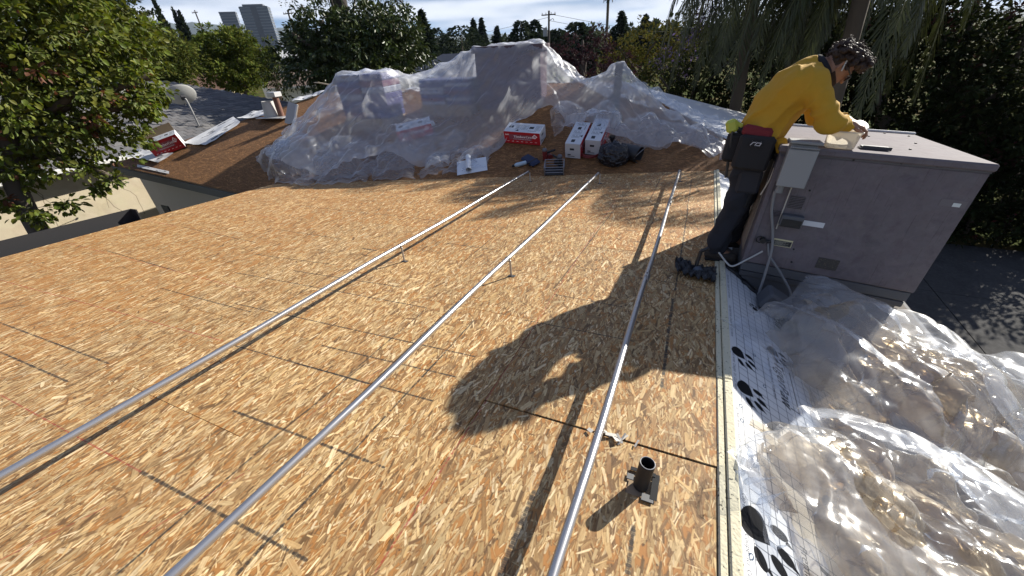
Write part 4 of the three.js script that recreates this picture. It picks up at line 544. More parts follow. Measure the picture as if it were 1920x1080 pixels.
// ---------------------------------------------------------------- rooftop air conditioner
const AX = V3(0.9984, -0.0451, 0.0345).normalize(), AY0 = V3(0.0473, 0.9968, -0.0641), AZ = V3().crossVectors(AX, AY0).normalize(), AY = V3().crossVectors(AZ, AX).normalize();
const acQ = new THREE.Quaternion().setFromRotationMatrix(new THREE.Matrix4().makeBasis(AX, AY, AZ)), acW = 1.276 * K, acH = 1.137 * K, acD = 1.56 * K;
const acTL = EYE.clone().add(V3(0.644, -0.803, -3.865).multiplyScalar(K)), acO = acTL.clone().addScaledVector(AY, -acH);
const onFace = (px, py) => { const p = atPlane(px, py, acO, AZ).sub(acO); return [p.dot(AX), p.dot(AY)]; };
const acPt = (x, y, z) => acO.clone().addScaledVector(AX, x).addScaledVector(AY, y).addScaledVector(AZ, z);
{
  const paintTex = cmap(canvas(1024, 1024, (g, W, H) => { const r = rng(77); g.fillStyle = '#a29895'; g.fillRect(0, 0, W, H);
    for (let i = 0; i < 5000; i++) { const q = r(); g.fillStyle = q < 0.5 ? `rgba(80,70,72,${0.05 * r()})` : `rgba(205,196,190,${0.06 * r()})`; const s = 4 + 60 * r() * r(); g.beginPath(); g.ellipse(r() * W, r() * H, s, s * (0.2 + 0.5 * r()), r() * 3, 0, 6.3); g.fill(); }
    for (let i = 0; i < 90; i++) { const x = r() * W, y = r() * H; g.strokeStyle = `rgba(70,60,58,${0.1 + 0.14 * r()})`; g.lineWidth = 1 + 2 * r(); g.beginPath(); g.moveTo(x, y); g.lineTo(x + (r() - 0.5) * 8, y + 40 + 150 * r()); g.stroke(); }
    for (let i = 0; i < 260; i++) { g.fillStyle = `rgba(60,44,36,${0.3 * r()})`; g.fillRect(r() * W, r() * H, 1 + 3 * r(), 1 + 2 * r()); } }), { wrap: true, rep: [0.8, 0.8] });
  const paint = phys([0.42, 0.425, 0.475], 0.82, { specularIntensity: 0.35, map: paintTex, bumpMap: bumpCoarse, bumpScale: 0.002 }), dark = std([0.085, 0.09, 0.1], 0.7, { bumpMap: bumpCoarse, bumpScale: 0.003 }), blk = std([0.012, 0.012, 0.012], 0.6), greyBox = std([0.2, 0.21, 0.215], 0.5, { bumpMap: bumpFine, bumpScale: 0.001 });
  const o = thing('air_conditioner', 'large mauve grey rooftop air conditioner cabinet beside the worker', 'air conditioner', acO, acQ);
  const seam = 0.085; mesh('cabinet', cbox(acW, acH - seam - 0.06, acD, 0.008, acW / 2, seam + (acH - seam - 0.06) / 2, -acD / 2), paint, o);
  mesh('base_rail', cbox(acW - 0.02, seam - 0.006, acD - 0.02, 0.006, acW / 2, seam / 2 - 0.004, -acD / 2), dark, o);
  const tp = mesh('top_panel', cbox(acW + 0.03, 0.05, acD + 0.03, 0.01, acW / 2, acH - 0.025, -acD / 2), paint, o); mesh('lip_shade_strip', cbox(acW + 0.004, 0.014, acD + 0.004, 0.002, acW / 2, acH - 0.0565, -acD / 2), std([0.1, 0.095, 0.1], 0.7), o);  // dark strip below the top panel: shade line of its lip, put into the colour
  mesh('top_rim', cbox(acW + 0.03, 0.02, 0.03, 0.005, acW / 2, acH + 0.009, -acD), std([0.55, 0.55, 0.54], 0.5), tp);
  const scr = [[1465 + 84, 286], [1757, 311], [1518, 357], [1488, 467], [1484, 491], [1600, 300], [1690, 306]]; for (const [x, y] of scr) { const [a, b] = onFace(x, y); mesh('screw', new THREE.CylinderGeometry(0.007, 0.007, 0.006, 10).rotateX(Math.PI / 2).translate(a, b, 0.004), blk, o); }
  for (const [x, z] of [[0.45, -0.25], [0.52, -0.62], [0.6, -0.8], [0.75, -1.0], [0.85, -0.35], [1.0, -0.75], [1.1, -1.25], [0.95, -1.35]]) mesh('screw', new THREE.CylinderGeometry(0.008, 0.009, 0.008, 10).translate(x, acH + 0.004, z), std([0.08, 0.06, 0.05], 0.6), tp);
  // left access panel and front corner post
  mesh('side_panel', cbox(0.006, acH - seam - 0.2, acD * 0.42, 0.002, -0.004, acH / 2, -acD * 0.3), std([0.3, 0.25, 0.2], 0.7, { bumpMap: bumpCoarse, bumpScale: 0.003 }), o); mesh('corner_post', cbox(0.035, acH - seam - 0.075, 0.012, 0.003, 0.018, seam + (acH - seam - 0.075) / 2, 0.006), paint, o);
  const rect = (x0, y0, x1, y1) => { const [a, b] = onFace(x0, y0), [c, d] = onFace(x1, y1); return [Math.min(a, c), Math.max(a, c), Math.min(b, d), Math.max(b, d)]; };
  const slots = (x0, y0, x1, y1, n) => { const [a, b, c, d] = rect(x0, y0, x1, y1); for (let k = 0; k < n; k++) { const y = c + (d - c) * (k + 0.5) / n; const s = mesh('louver', cbox(b - a, 0.006, 0.008, 0.002, (a + b) / 2, y, 0.004), paint, o); mesh('slot', cbox(b - a - 0.004, (d - c) / n * 0.45, 0.003, 0.0005, (a + b) / 2, y - (d - c) / n * 0.4, 0.0022), blk, s); } };
  slots(1484, 365, 1503, 392, 8); slots(1448, 392, 1462, 407, 5);
  { const [a, b, c, d] = rect(1466, 398, 1499, 424); const hd = mesh('vent_hood', cbox(b - a, d - c, 0.07, 0.006, (a + b) / 2, (c + d) / 2, 0.036), dark, o); mesh('hood_opening', cbox(b - a - 0.012, 0.004, 0.058, 0.001, (a + b) / 2, c - 0.0025, 0.036), blk, hd); mesh('hood_face', cbox(b - a - 0.016, (d - c) * 0.62, 0.003, 0.001, (a + b) / 2, c + (d - c) * 0.36, 0.0725), blk, hd); }
  { const [a, b, c, d] = rect(1499, 409, 1542, 430); mesh('paper_label', cbox(b - a, d - c - 0.02, 0.003, 0.001, (a + b) / 2, (c + d) / 2, 0.002), std([0.62, 0.64, 0.66], 0.8), o); }
  { const [a, b, c, d] = rect(1452, 446, 1482, 465); const t = cmap(canvas(256, 128, (g) => { g.fillStyle = '#c9c29a'; g.fillRect(0, 0, 256, 128); g.fillStyle = '#16181c'; g.fillRect(8, 26, 240, 94); g.strokeStyle = '#b8b7a8'; g.lineWidth = 2; g.strokeRect(14, 32, 228, 82); g.fillStyle = '#b8b7a8'; for (let k = 0; k < 7; k++) g.fillRect(24, 42 + k * 10, 190 - (k % 3) * 40, 3); })); const gg = cbox(b - a, d - c, 0.003, 0.0005), uv = gg.attributes.uv; for (let i = 0; i < uv.count; i++) uv.setXY(i, uv.getX(i) / (b - a) + 0.5, uv.getY(i) / (d - c) + 0.5); mesh('data_plate', gg, std([1, 1, 1], 0.5, { map: t }), o, V3((a + b) / 2, (c + d) / 2, 0.003)); }
  { const [a, b, c, d] = rect(1536, 482, 1566, 508); const t = cmap(canvas(128, 128, (g) => { const r = rng(6); g.fillStyle = '#3d3a38'; g.fillRect(0, 0, 128, 128); for (let i = 0; i < 300; i++) { g.fillStyle = `rgba(${150 + 60 * r() | 0},${135 + 50 * r() | 0},${100 + 40 * r() | 0},${0.5 * r()})`; g.fillRect(r() * 128, r() * 128, 10 * r(), 4 * r()); } })); const gg = cbox(b - a, d - c, 0.003, 0.0005), uv = gg.attributes.uv; for (let i = 0; i < uv.count; i++) uv.setXY(i, uv.getX(i) / (b - a) + 0.5, uv.getY(i) / (d - c) + 0.5); mesh('worn_label', gg, std([1, 1, 1], 0.7, { map: t }), o, V3((a + b) / 2, (c + d) / 2, 0.003)); }
  { const [a, b, c, d] = rect(1786, 380, 1800, 389); mesh('sticker', cbox(b - a - 0.01, d - c, 0.002, 0.0005, (a + b) / 2, (c + d) / 2, 0.0045), std([0.62, 0.66, 0.64], 0.6), o); const [e, f, h, i] = rect(1766, 372, 1808, 391); mesh('label_residue', cbox(f - e, i - h, 0.002, 0.0005, (e + f) / 2, (h + i) / 2, 0.002), std([0.16, 0.145, 0.15], 0.9), o); }
  { const [a, b] = onFace(1430, 448); const v = mesh('valve', new THREE.CylinderGeometry(0.022, 0.022, 0.05, 14).rotateX(Math.PI / 2).translate(a, b, 0.03), blk, o); mesh('valve_stem', cbox(0.07, 0.02, 0.02, 0.005, a + 0.04, b, 0.035), blk, v); mesh('valve_ring', new THREE.TorusGeometry(0.026, 0.005, 6, 18).translate(a - 0.025, b + 0.005, 0.04), blk, v); }
  // electrical disconnect at the top left corner, with its hinged cover
  { const dk = mesh('disconnect_box', cbox(0.165, 0.3, 0.11, 0.008, 0.115, acH - 0.115, 0.065), greyBox, o); mesh('disconnect_cover', cbox(0.185, 0.27, 0.02, 0.005, 0.117, acH - 0.135, 0.133), std([0.25, 0.26, 0.265], 0.45), dk); mesh('rain_lip', cbox(0.2, 0.02, 0.16, 0.004, 0.117, acH + 0.046, 0.07), greyBox, dk); mesh('hub', new THREE.CylinderGeometry(0.024, 0.028, 0.07, 16).translate(0.07, acH - 0.3, 0.06), greyBox, dk); mesh('box_hinge', cbox(0.18, 0.012, 0.012, 0.003, 0.117, acH + 0.012, 0.146), greyBox, dk); }
  const P = (x, y, z) => { const [a, b] = onFace(x, y); return V3(a, b, z); };
  mesh('power_whip', tube([V3(0.07, acH - 0.33, 0.06), P(1452, 355, 0.06), P(1446, 390, 0.04), P(1448, 430, 0.035), P(1446, 465, 0.045), P(1432, 510, 0.08), P(1416, 552, 0.14)], 0.011, 10, 60), std([0.2, 0.205, 0.21], 0.5), o);
  mesh('control_cable', tube([P(1440, 455, 0.02), P(1442, 475, 0.05), P(1462, 505, 0.08), P(1478, 535, 0.14), P(1474, 565, 0.16), P(1470, 590, 0.16)], 0.01, 10, 60), std([0.16, 0.165, 0.17], 0.5), o);
  mesh('thin_conduit', tube([V3(0.15, acH - 0.28, 0.03), P(1480, 360, 0.015), P(1455, 428, 0.012)], 0.005, 8, 20), std([0.5, 0.48, 0.42], 0.5), o);
  mesh('drain_pipe', tube([P(1372, 488, -0.02).add(V3(-0.12, 0.05, 0.02)), P(1382, 497, 0.02).add(V3(-0.05, 0, 0.03)), P(1400, 485, 0.02), P(1430, 470, 0.012)], 0.008, 8, 30), std([0.45, 0.45, 0.43], 0.5), o);
  // curb under the unit, standing on the slope, and the metal pitch pocket in front of it
  const c = thing('equipment_curb', 'dark sheet metal curb carrying the air conditioner above the slope', 'curb', acPt(acW / 2, -0.002, -acD / 2), acQ); mesh('curb_wall', cbox(acW - 0.08, 1.0, acD - 0.08, 0.01, 0, -0.502, 0), dark, c); mesh('curb_cap', cbox(acW - 0.03, 0.05, acD - 0.03, 0.006, 0, -0.03, 0), std([0.06, 0.063, 0.07], 0.6), c);
  const q = S(0.42, 0.02, 3.62), pp = thing('pitch_pocket', 'dented dark metal pitch pocket where the cables enter the roof', 'flashing', q, slopeQ); const pg = cbox(0.22, 0.16, 0.2, 0.02, 0, 0.08, 0), pa = pg.attributes.position; for (let i = 0; i < pa.count; i++) pa.setX(i, pa.getX(i) + (vnoise(pa.getX(i) * 20, pa.getY(i) * 20, pa.getZ(i) * 20) - 0.5) * 0.02); pg.computeVertexNormals(); mesh('metal_box', pg, dark, pp);
  const fg = []; const r = rng(8); for (let k = 0; k < 7; k++) { const b = cbox(0.1 + 0.1 * r(), 0.012, 0.08 + 0.08 * r(), 0.003); b.rotateZ((r() - 0.5) * 0.5); b.rotateX((r() - 0.5) * 0.5); b.rotateY(r() * 3); b.translate(0.18 + 0.26 * (r() - 0.5), 0.04 + 0.05 * r(), 0.1 + 0.25 * (r() - 0.5)); fg.push(b); } mesh('torn_flashing', join(fg), std([0.018, 0.018, 0.02], 0.5), pp).userData.kind = 'stuff'; mesh('bright_plate', cbox(0.06, 0.004, 0.07, 0.001, 0.2, 0.14, 0.02), std([0.5, 0.54, 0.6], 0.4), pp);
}
// things lying on the unit
{
  const p = acPt(0.36, acH + 0.001, -0.1), o = thing('plastic_tub', 'open translucent plastic tub by the worker\'s hands on the unit', 'tub', p, acQ.clone().multiply(new THREE.Quaternion().setFromAxisAngle(V3(0, 1, 0), -0.1))), w = 0.2, d = 0.14, h = 0.12, t = 0.004, m = phys([0.82, 0.76, 0.64], 0.75, { transmission: 0.55, thickness: 0, side: THREE.DoubleSide });
  const ring = (s, y) => { const out = []; for (let k = 0; k < 32; k++) { const a = k / 32 * 6.283, c = Math.cos(a), q = Math.sin(a), e = 0.35; out.push([Math.sign(c) * Math.pow(Math.abs(c), e) * w / 2 * s, y, Math.sign(q) * Math.pow(Math.abs(q), e) * d / 2 * s]); } return out; };
  const rows = [ring(0.02, 0.003), ring(0.84, 0.003), ring(0.88, 0.01), ring(1, h), ring(1.07, h + 0.002), ring(1.07, h - 0.008)], P = [], I = []; rows.forEach((q) => q.forEach((v) => P.push(...v))); for (let j = 0; j < rows.length - 1; j++) for (let k = 0; k < 32; k++) { const a = j * 32 + k, b = j * 32 + (k + 1) % 32; I.push(a, b, b + 32, a, b + 32, a + 32); }
  const g = new THREE.BufferGeometry(); g.setAttribute('position', new THREE.Float32BufferAttribute(P, 3)); g.setIndex(I); g.computeVertexNormals(); mesh('tub_wall', g, m, o); const nn = []; const r = rng(2); for (let k = 0; k < 60; k++) { const b = bar(V3(0, 0, 0), V3(0.03, 0, 0), 0.002, 0.002, 5); b.rotateY(r() * 6); b.rotateX(r()); b.translate((r() - 0.5) * w * 0.7, 0.012 + 0.03 * r(), (r() - 0.5) * d * 0.7); nn.push(b); } mesh('loose_nails', join(nn), std([0.3, 0.28, 0.25], 0.5, { metalness: 0.7 }), o).userData.kind = 'stuff';
  const q = thing('speed_square', 'flat grey metal plate lying on the unit beside the tub', 'plate', acPt(0.6, acH + 0.001, -0.2), acQ); mesh('plate', cbox(0.17, 0.006, 0.09, 0.001, 0, 0.016, 0), std([0.12, 0.125, 0.13], 0.45, { metalness: 0.5 }), q); mesh('edge_flange', cbox(0.17, 0.024, 0.008, 0.001, 0, 0.014, 0.046), std([0.04, 0.04, 0.045], 0.5), q); mesh('second_plate', cbox(0.15, 0.006, 0.08, 0.001, -0.02, 0.006, 0.0), std([0.2, 0.2, 0.2], 0.5, { metalness: 0.5 }), q);
}
// ---------------------------------------------------------------- the worker
// surface nets over a signed distance field
function sdfMesh(f, lo, hi, cell) {
  const nx = Math.ceil((hi[0] - lo[0]) / cell) + 1, ny = Math.ceil((hi[1] - lo[1]) / cell) + 1, nz = Math.ceil((hi[2] - lo[2]) / cell) + 1, D = new Float32Array(nx * ny * nz), id = (i, j, k) => (k * ny + j) * nx + i;
  for (let k = 0; k < nz; k++) for (let j = 0; j < ny; j++) for (let i = 0; i < nx; i++) D[id(i, j, k)] = f(lo[0] + i * cell, lo[1] + j * cell, lo[2] + k * cell);
  const P = [], I = [], V = new Int32Array(nx * ny * nz).fill(-1);
  for (let k = 0; k < nz - 1; k++) for (let j = 0; j < ny - 1; j++) for (let i = 0; i < nx - 1; i++) {
    let c = 0, sx = 0, sy = 0, sz = 0, m = 0; const d = []; for (let q = 0; q < 8; q++) { const v = D[id(i + (q & 1), j + (q >> 1 & 1), k + (q >> 2))]; d.push(v); if (v < 0) m |= 1 << q; } if (m === 0 || m === 255) continue;
    for (let a = 0; a < 8; a++) for (const b of [a | 1, a | 2, a | 4]) if (b !== a && (d[a] < 0) !== (d[b] < 0)) { const t = d[a] / (d[a] - d[b]); sx += (a & 1) + ((b & 1) - (a & 1)) * t; sy += (a >> 1 & 1) + ((b >> 1 & 1) - (a >> 1 & 1)) * t; sz += (a >> 2) + ((b >> 2) - (a >> 2)) * t; c++; }
    V[id(i, j, k)] = P.length / 3; P.push(lo[0] + (i + sx / c) * cell, lo[1] + (j + sy / c) * cell, lo[2] + (k + sz / c) * cell);
  }
  const quad = (a, b, c, d, s) => { if (a < 0 || b < 0 || c < 0 || d < 0) return; s ? I.push(a, b, c, a, c, d) : I.push(a, c, b, a, d, c); };
  for (let k = 1; k < nz - 1; k++) for (let j = 1; j < ny - 1; j++) for (let i = 1; i < nx - 1; i++) {
    const s = D[id(i, j, k)] < 0;
    if (s !== D[id(i + 1, j, k)] < 0) quad(V[id(i, j - 1, k - 1)], V[id(i, j, k - 1)], V[id(i, j, k)], V[id(i, j - 1, k)], s);
    if (s !== D[id(i, j + 1, k)] < 0) quad(V[id(i - 1, j, k - 1)], V[id(i - 1, j, k)], V[id(i, j, k)], V[id(i, j, k - 1)], s);
    if (s !== D[id(i, j, k + 1)] < 0) quad(V[id(i - 1, j - 1, k)], V[id(i, j - 1, k)], V[id(i, j, k)], V[id(i - 1, j, k)], s);
  }
  const g = new THREE.BufferGeometry(); g.setAttribute('position', new THREE.Float32BufferAttribute(P, 3)); g.setIndex(I); g.computeVertexNormals(); return g;
}
const rdirP = (r) => { const q = r() * 2 - 1, t = r() * 6.283, s = Math.sqrt(1 - q * q); return V3(s * Math.cos(t), q, s * Math.sin(t)); };
const cone2 = (a, b, ra, rb) => { const ba = [b[0] - a[0], b[1] - a[1], b[2] - a[2]], l = ba[0] ** 2 + ba[1] ** 2 + ba[2] ** 2; const [ax, ay, az] = a, [bx, by, bz] = ba; return (x, y, z) => { let t = ((x - ax) * bx + (y - ay) * by + (z - az) * bz) / l; t = t < 0 ? 0 : t > 1 ? 1 : t; const X = x - ax - bx * t, Y = y - ay - by * t, Z = z - az - bz * t; return Math.sqrt(X * X + Y * Y + Z * Z) - ra - (rb - ra) * t; }; };
const ball = (c, r) => (x, y, z) => Math.hypot(x - c[0], y - c[1], z - c[2]) - r;
const smin = (list, k) => (x, y, z) => { let d = list[0](x, y, z); for (let i = 1; i < list.length; i++) { const e = list[i](x, y, z), h = Math.max(k - Math.abs(d - e), 0) / k; d = Math.min(d, e) - h * h * k * 0.25; } return d; };
const grow = (f, r) => (x, y, z) => f(x, y, z) - r;
{
  const U0 = 4.2, V0 = 0.33, o = thing('person', 'worker in a yellow long-sleeved shirt and dark trousers bending over the unit', 'person', L(V0, 0, U0), deckQ);
  const j = (v, h, u = U0) => [(v - V0) * K, h * K, -(u - U0) * K];
  const pel = j(0.44, 1.1), waist = j(0.485, 1.26), mid = j(0.54, 1.41), chest = j(0.66, 1.555), neckB = j(0.775, 1.665), hR = j(0.43, 1.07, 4.1), hL = j(0.45, 1.07, 4.31), kR = j(0.385, 0.61, 4.1), kL = j(0.47, 0.6, 4.38), aR = j(0.28, 0.1, 4.12), aL = j(0.44, 0.1, 4.5), sR = j(0.715, 1.585, 3.985), sL = j(0.715, 1.585, 4.415), eR = j(0.885, 1.3, 3.93), eL = j(0.9, 1.3, 4.47), wR = j(1.035, 1.275, 4.0), wL = j(1.06, 1.285, 4.3);
  const cr = [0.8, 0.6, 0], fa = [0.6, -0.8, 0], hc = j(0.9, 1.685), H = (c, f, s = 0) => [hc[0] + cr[0] * c + fa[0] * f, hc[1] + cr[1] * c + fa[1] * f, hc[2] + s];   // head frame: crown, face, side (camera side +)
  // head
  const skull = (x, y, z) => { const X = x - hc[0], Y = y - hc[1], c = X * cr[0] + Y * cr[1], f = X * fa[0] + Y * fa[1], s = z - hc[2]; return (Math.sqrt(((c - 0.012) / 0.1) ** 2 + ((f + 0.008) / 0.095) ** 2 + (s / 0.076) ** 2) - 1) * 0.076; };
  const headF = smin([skull, cone2(H(-0.03, 0.03), H(-0.085, 0.062), 0.062, 0.036), cone2(H(-0.06, 0.0, 0.03), H(-0.085, 0.055, 0.016), 0.032, 0.024), cone2(H(-0.06, 0.0, -0.03), H(-0.085, 0.055, -0.016), 0.032, 0.024)], 0.03);
  const face = smin([headF, cone2(H(0.012, 0.086), H(-0.032, 0.112), 0.009, 0.013), cone2(H(-0.055, 0.086, 0.018), H(-0.055, 0.086, -0.018), 0.011, 0.011), cone2(H(0.02, 0.084, 0.034), H(0.022, 0.086, -0.034), 0.011, 0.011)], 0.014);
  const ears = smin([face, cone2(H(0.012, -0.012, 0.077), H(-0.028, -0.004, 0.075), 0.013, 0.009), cone2(H(0.012, -0.012, -0.077), H(-0.028, -0.004, -0.075), 0.013, 0.009)], 0.01);
  const sockets = [H(0.002, 0.1, 0.032), H(0.002, 0.1, -0.032)], head = (x, y, z) => { let d = ears(x, y, z); for (const [a, b, c] of sockets) d = Math.max(d, 0.012 - Math.sqrt((x - a) ** 2 + (y - b) ** 2 + (z - c) ** 2)); return d; };
  const neck = cone2(neckB, H(-0.05, -0.03), 0.062, 0.056);
  const torso = smin([cone2(pel, waist, 0.135, 0.125), cone2(j(0.44, 1.1, 4.12), j(0.44, 1.1, 4.29), 0.12, 0.12), cone2(waist, mid, 0.125, 0.13), cone2(j(0.48, 1.27, 4.13), j(0.62, 1.52, 4.08), 0.1, 0.115), cone2(j(0.48, 1.27, 4.27), j(0.62, 1.52, 4.32), 0.1, 0.115), cone2(mid, chest, 0.13, 0.13), cone2(j(0.69, 1.575, 4.07), j(0.69, 1.575, 4.33), 0.105, 0.105), cone2(chest, neckB, 0.11, 0.07)], 0.08);
  const arm = (s, e, w) => smin([cone2(s, e, 0.062, 0.047), cone2(e, w, 0.047, 0.03)], 0.03), leg = (h, k, a) => smin([cone2(h, k, 0.1, 0.066), cone2(k, a, 0.066, 0.042)], 0.04);
  const body = smin([torso, arm(sR, eR, wR), arm(sL, eL, wL), leg(hR, kR, aR), leg(hL, kL, aL), neck, cone2(aR, j(0.42, 0.05, 4.1), 0.04, 0.04), cone2(aL, j(0.58, 0.05, 4.5), 0.04, 0.04)], 0.045);
  // hands: palm, four curled fingers, thumb from the side of the palm
  const hand = (w, fwd, side, up, curl, grip) => {
    const n = (a) => { const l = Math.hypot(...a); return a.map((q) => q / l); }, F = n(fwd), Sd = n(side), Up = n(up), pt = (a, b, c) => [0, 1, 2].map((k) => w[k] + F[k] * a + Sd[k] * b + Up[k] * c);
    const palm = [cone2(pt(0.005, -0.012, 0), pt(0.078, -0.03, 0), 0.019, 0.013), cone2(pt(0.005, 0.0, 0), pt(0.085, -0.008, 0), 0.02, 0.013), cone2(pt(0.005, 0.01, 0), pt(0.084, 0.014, 0), 0.02, 0.013), cone2(pt(0.005, 0.014, 0), pt(0.078, 0.034, 0), 0.018, 0.012), cone2(w, pt(0.02, 0, 0), 0.027, 0.024)], list = [smin(palm, 0.014)];
    [[-0.031, 0.05, 0.95], [-0.009, 0.056, 1], [0.014, 0.052, 0.97], [0.035, 0.042, 0.86]].forEach(([b, l, s], q) => { let p = pt(0.08 * (q === 3 ? 0.95 : 1), b, 0), a = curl[q]; const r = [0.0095, 0.0088, 0.008, 0.007], seg = [l * 0.85, l * 0.52, l * 0.4]; let ang = a; for (let k = 0; k < 3; k++) { const e = [0, 1, 2].map((m) => p[m] + (F[m] * Math.cos(ang) - Up[m] * Math.sin(ang)) * seg[k] + Sd[m] * b * 0.1); list.push(cone2(p, e, r[k], r[k + 1])); p = e; ang += a * 0.9 + 0.15; } });
    const t0 = pt(0.022, -0.026, -0.004), t1 = pt(0.055, -0.052, -0.014), t2 = pt(0.085, -0.058, -0.024 - grip), t3 = pt(0.105, -0.05, -0.03 - grip); list.push(cone2(t0, t1, 0.014, 0.012), cone2(t1, t2, 0.0115, 0.0095), cone2(t2, t3, 0.0095, 0.0075)); return smin(list, 0.006);
  };
  const dR = [0.92, -0.22, -0.2], dL = [0.85, -0.3, 0.35], handR = hand(wR, dR, [0.2, 0.1, -1], [0.25, 0.95, 0.1], [0.45, 0.5, 0.55, 0.6], 0.0), handL = hand(wL, dL, [-0.3, 0.1, 1], [0.3, 0.93, 0.05], [0.5, 0.55, 0.55, 0.5], 0.005);
  const skin = std([0.3, 0.155, 0.095], 0.55);
  const box = (c, r) => [c.map((q) => q - r), c.map((q) => q + r)];
  const all = smin([body, head], 0.02), g1 = sdfMesh(body, j(0.0, -0.03, 4.75), j(1.2, 1.85, 3.75), 0.016), g2 = sdfMesh(smin([head, neck], 0.02), ...box(hc, 0.19), 0.005), g3 = sdfMesh(smin([handR, cone2(eR, wR, 0.047, 0.03)], 0.01), ...box([0, 1, 2].map((k) => wR[k] + [0.07, -0.03, -0.015][k]), 0.125), 0.004), g4 = sdfMesh(smin([handL, cone2(eL, wL, 0.047, 0.03)], 0.01), ...box([0, 1, 2].map((k) => wL[k] + [0.07, -0.03, 0.03][k]), 0.125), 0.004);
  mesh('body', mergeGeometries([g1, g2, g3, g4]), skin, o);
  // shirt: torso and sleeves with folds, cut at hem, cuffs and collar
  const fold = (x, y, z) => 0.026 * (Math.abs(Math.sin(x * 21 - y * 15 + 6 * vnoise(x * 5, y * 5, z * 5))) - 0.5) * vnoise(x * 4 + 3, y * 4, z * 4) + 0.03 * (fbm(x * 10, y * 10, z * 10, 3) - 0.5);
  const n2 = (a, b) => { const d = [0, 1, 2].map((k) => b[k] - a[k]), l = Math.hypot(...d); return d.map((q) => q / l); }, cutPlane = (p, n) => (x, y, z) => (x - p[0]) * n[0] + (y - p[1]) * n[1] + (z - p[2]) * n[2];
  const armS = (s, e, w) => { const q = smin([cone2(s, e, 0.085, 0.07), cone2(e, w, 0.07, 0.042), ball(e, 0.068)], 0.03), c = cutPlane([0, 1, 2].map((k) => w[k] + (w[k] - e[k]) * -0.05), n2(e, w)); return (x, y, z) => Math.max(q(x, y, z), c(x, y, z)); };
  const hemP = j(0.46, 1.215), hemN = n2(j(0.56, 1.45), j(0.40, 1.1)), colN = n2(chest, H(-0.05, -0.03));
  const torsoS = grow(torso, 0.018), belly = cone2(j(0.53, 1.27), j(0.57, 1.34), 0.112, 0.112);
  const tr = (x, y, z) => Math.max(smin([torsoS, belly], 0.06)(x, y, z), cutPlane(hemP, hemN)(x, y, z), cutPlane([0, 1, 2].map((k) => neckB[k] + colN[k] * 0.015), colN)(x, y, z));
  const shirt0 = smin([tr, armS(sR, eR, wR), armS(sL, eL, wL)], 0.05), shirt = (x, y, z) => shirt0(x, y, z) + fold(x, y, z) - 0.004;
  const yellow = std([0.48, 0.27, 0.02], 0.9, { bumpMap: bumpFine, bumpScale: 0.0015 });
  mesh('shirt', metric(sdfMesh(shirt, j(0.2, 1.1, 4.72), j(1.15, 1.86, 3.7), 0.011)).deleteAttribute('normal'), yellow, o);
  const sg = o.children[o.children.length - 1].geometry; { const m = mergeVertices((() => { const q = sg.clone(); q.deleteAttribute('uv'); return q; })(), 1e-5); m.computeVertexNormals(); o.children[o.children.length - 1].geometry = m; yellow.bumpMap = null; }
  mesh('collar', new THREE.TorusGeometry(0.072, 0.026, 10, 28).applyQuaternion(new THREE.Quaternion().setFromUnitVectors(V3(0, 0, 1), V3(...colN))).translate(...[0, 1, 2].map((k) => neckB[k] + colN[k] * 0.022)), std([0.012, 0.012, 0.016], 0.85), o);
  // trousers, boots
  const legT = (h, k, a) => smin([cone2(h, k, 0.118, 0.094), cone2(k, a, 0.094, 0.082)], 0.05), hips = smin([cone2(j(0.44, 1.1, 4.1), j(0.44, 1.1, 4.31), 0.14, 0.14), cone2(pel, waist, 0.145, 0.13)], 0.06);
  const tr0 = smin([hips, legT(hR, kR, aR), legT(hL, kL, aL)], 0.06), trous = (x, y, z) => Math.max(tr0(x, y, z) + fold(x + 4, y, z) * 1.2, 0.07 - y, -cutPlane([hemP[0], hemP[1], hemP[2]], hemN)(x, y, z) - 0.03);
  mesh('trousers', sdfMesh(trous, j(0.1, 0.02, 4.75), j(0.8, 1.4, 3.85), 0.012), std([0.018, 0.02, 0.028], 0.9), o);
  const boot = (a, dx, dz) => { const up = cone2([a[0], 0.15, a[2]], [a[0], 0.06, a[2]], 0.062, 0.055), ft = smin([cone2([a[0] - 0.03, 0.045, a[2]], [a[0] + dx, 0.042, a[2] + dz], 0.05, 0.044), up], 0.04); return (x, y, z) => Math.max(ft(x, y, z), 0.004 - y); };
  for (const [a, dx, dz] of [[aR, 0.16, 0.03], [aL, 0.16, -0.03]]) { const q = mesh('boot', sdfMesh(boot(a, dx, dz), [a[0] - 0.12, -0.01, a[2] - 0.12], [a[0] + 0.26, 0.25, a[2] + 0.12], 0.009), std([0.03, 0.024, 0.02], 0.8), o); const sole = cbox(0.27, 0.022, 0.1, 0.008, a[0] + 0.065, 0.012, a[2] + dz * 0.5); mesh('sole', sole, std([0.012, 0.012, 0.012], 0.9), q); }
  // curly hair
  const hr = rng(12), curls = []; for (let k = 0; k < 420; k++) { const th = hr() * 6.283, q = hr() * 2 - 1, s = Math.sqrt(1 - q * q), d = [s * Math.cos(th), s * Math.sin(th), q]; const c = d[0] * cr[0] + d[1] * cr[1], f = d[0] * fa[0] + d[1] * fa[1]; if (c < -0.25 + Math.max(0, f) * 1.05 || (Math.abs(q) > 0.75 && c < 0.1)) continue; const R = 0.1 + 0.03 * hr() + (c > 0.2 ? 0.02 : 0); curls.push([hc[0] + d[0] * R, hc[1] + d[1] * R, hc[2] + d[2] * R * 0.88, 0.01 + 0.012 * hr()]); }
  for (let k = 0; k < 70; k++) curls.push([...H(0.07 + 0.07 * hr(), 0.03 + 0.09 * hr(), (hr() - 0.5) * 0.14), 0.009 + 0.011 * hr()]); curls.push([...H(0.025, -0.02), 0.088]);
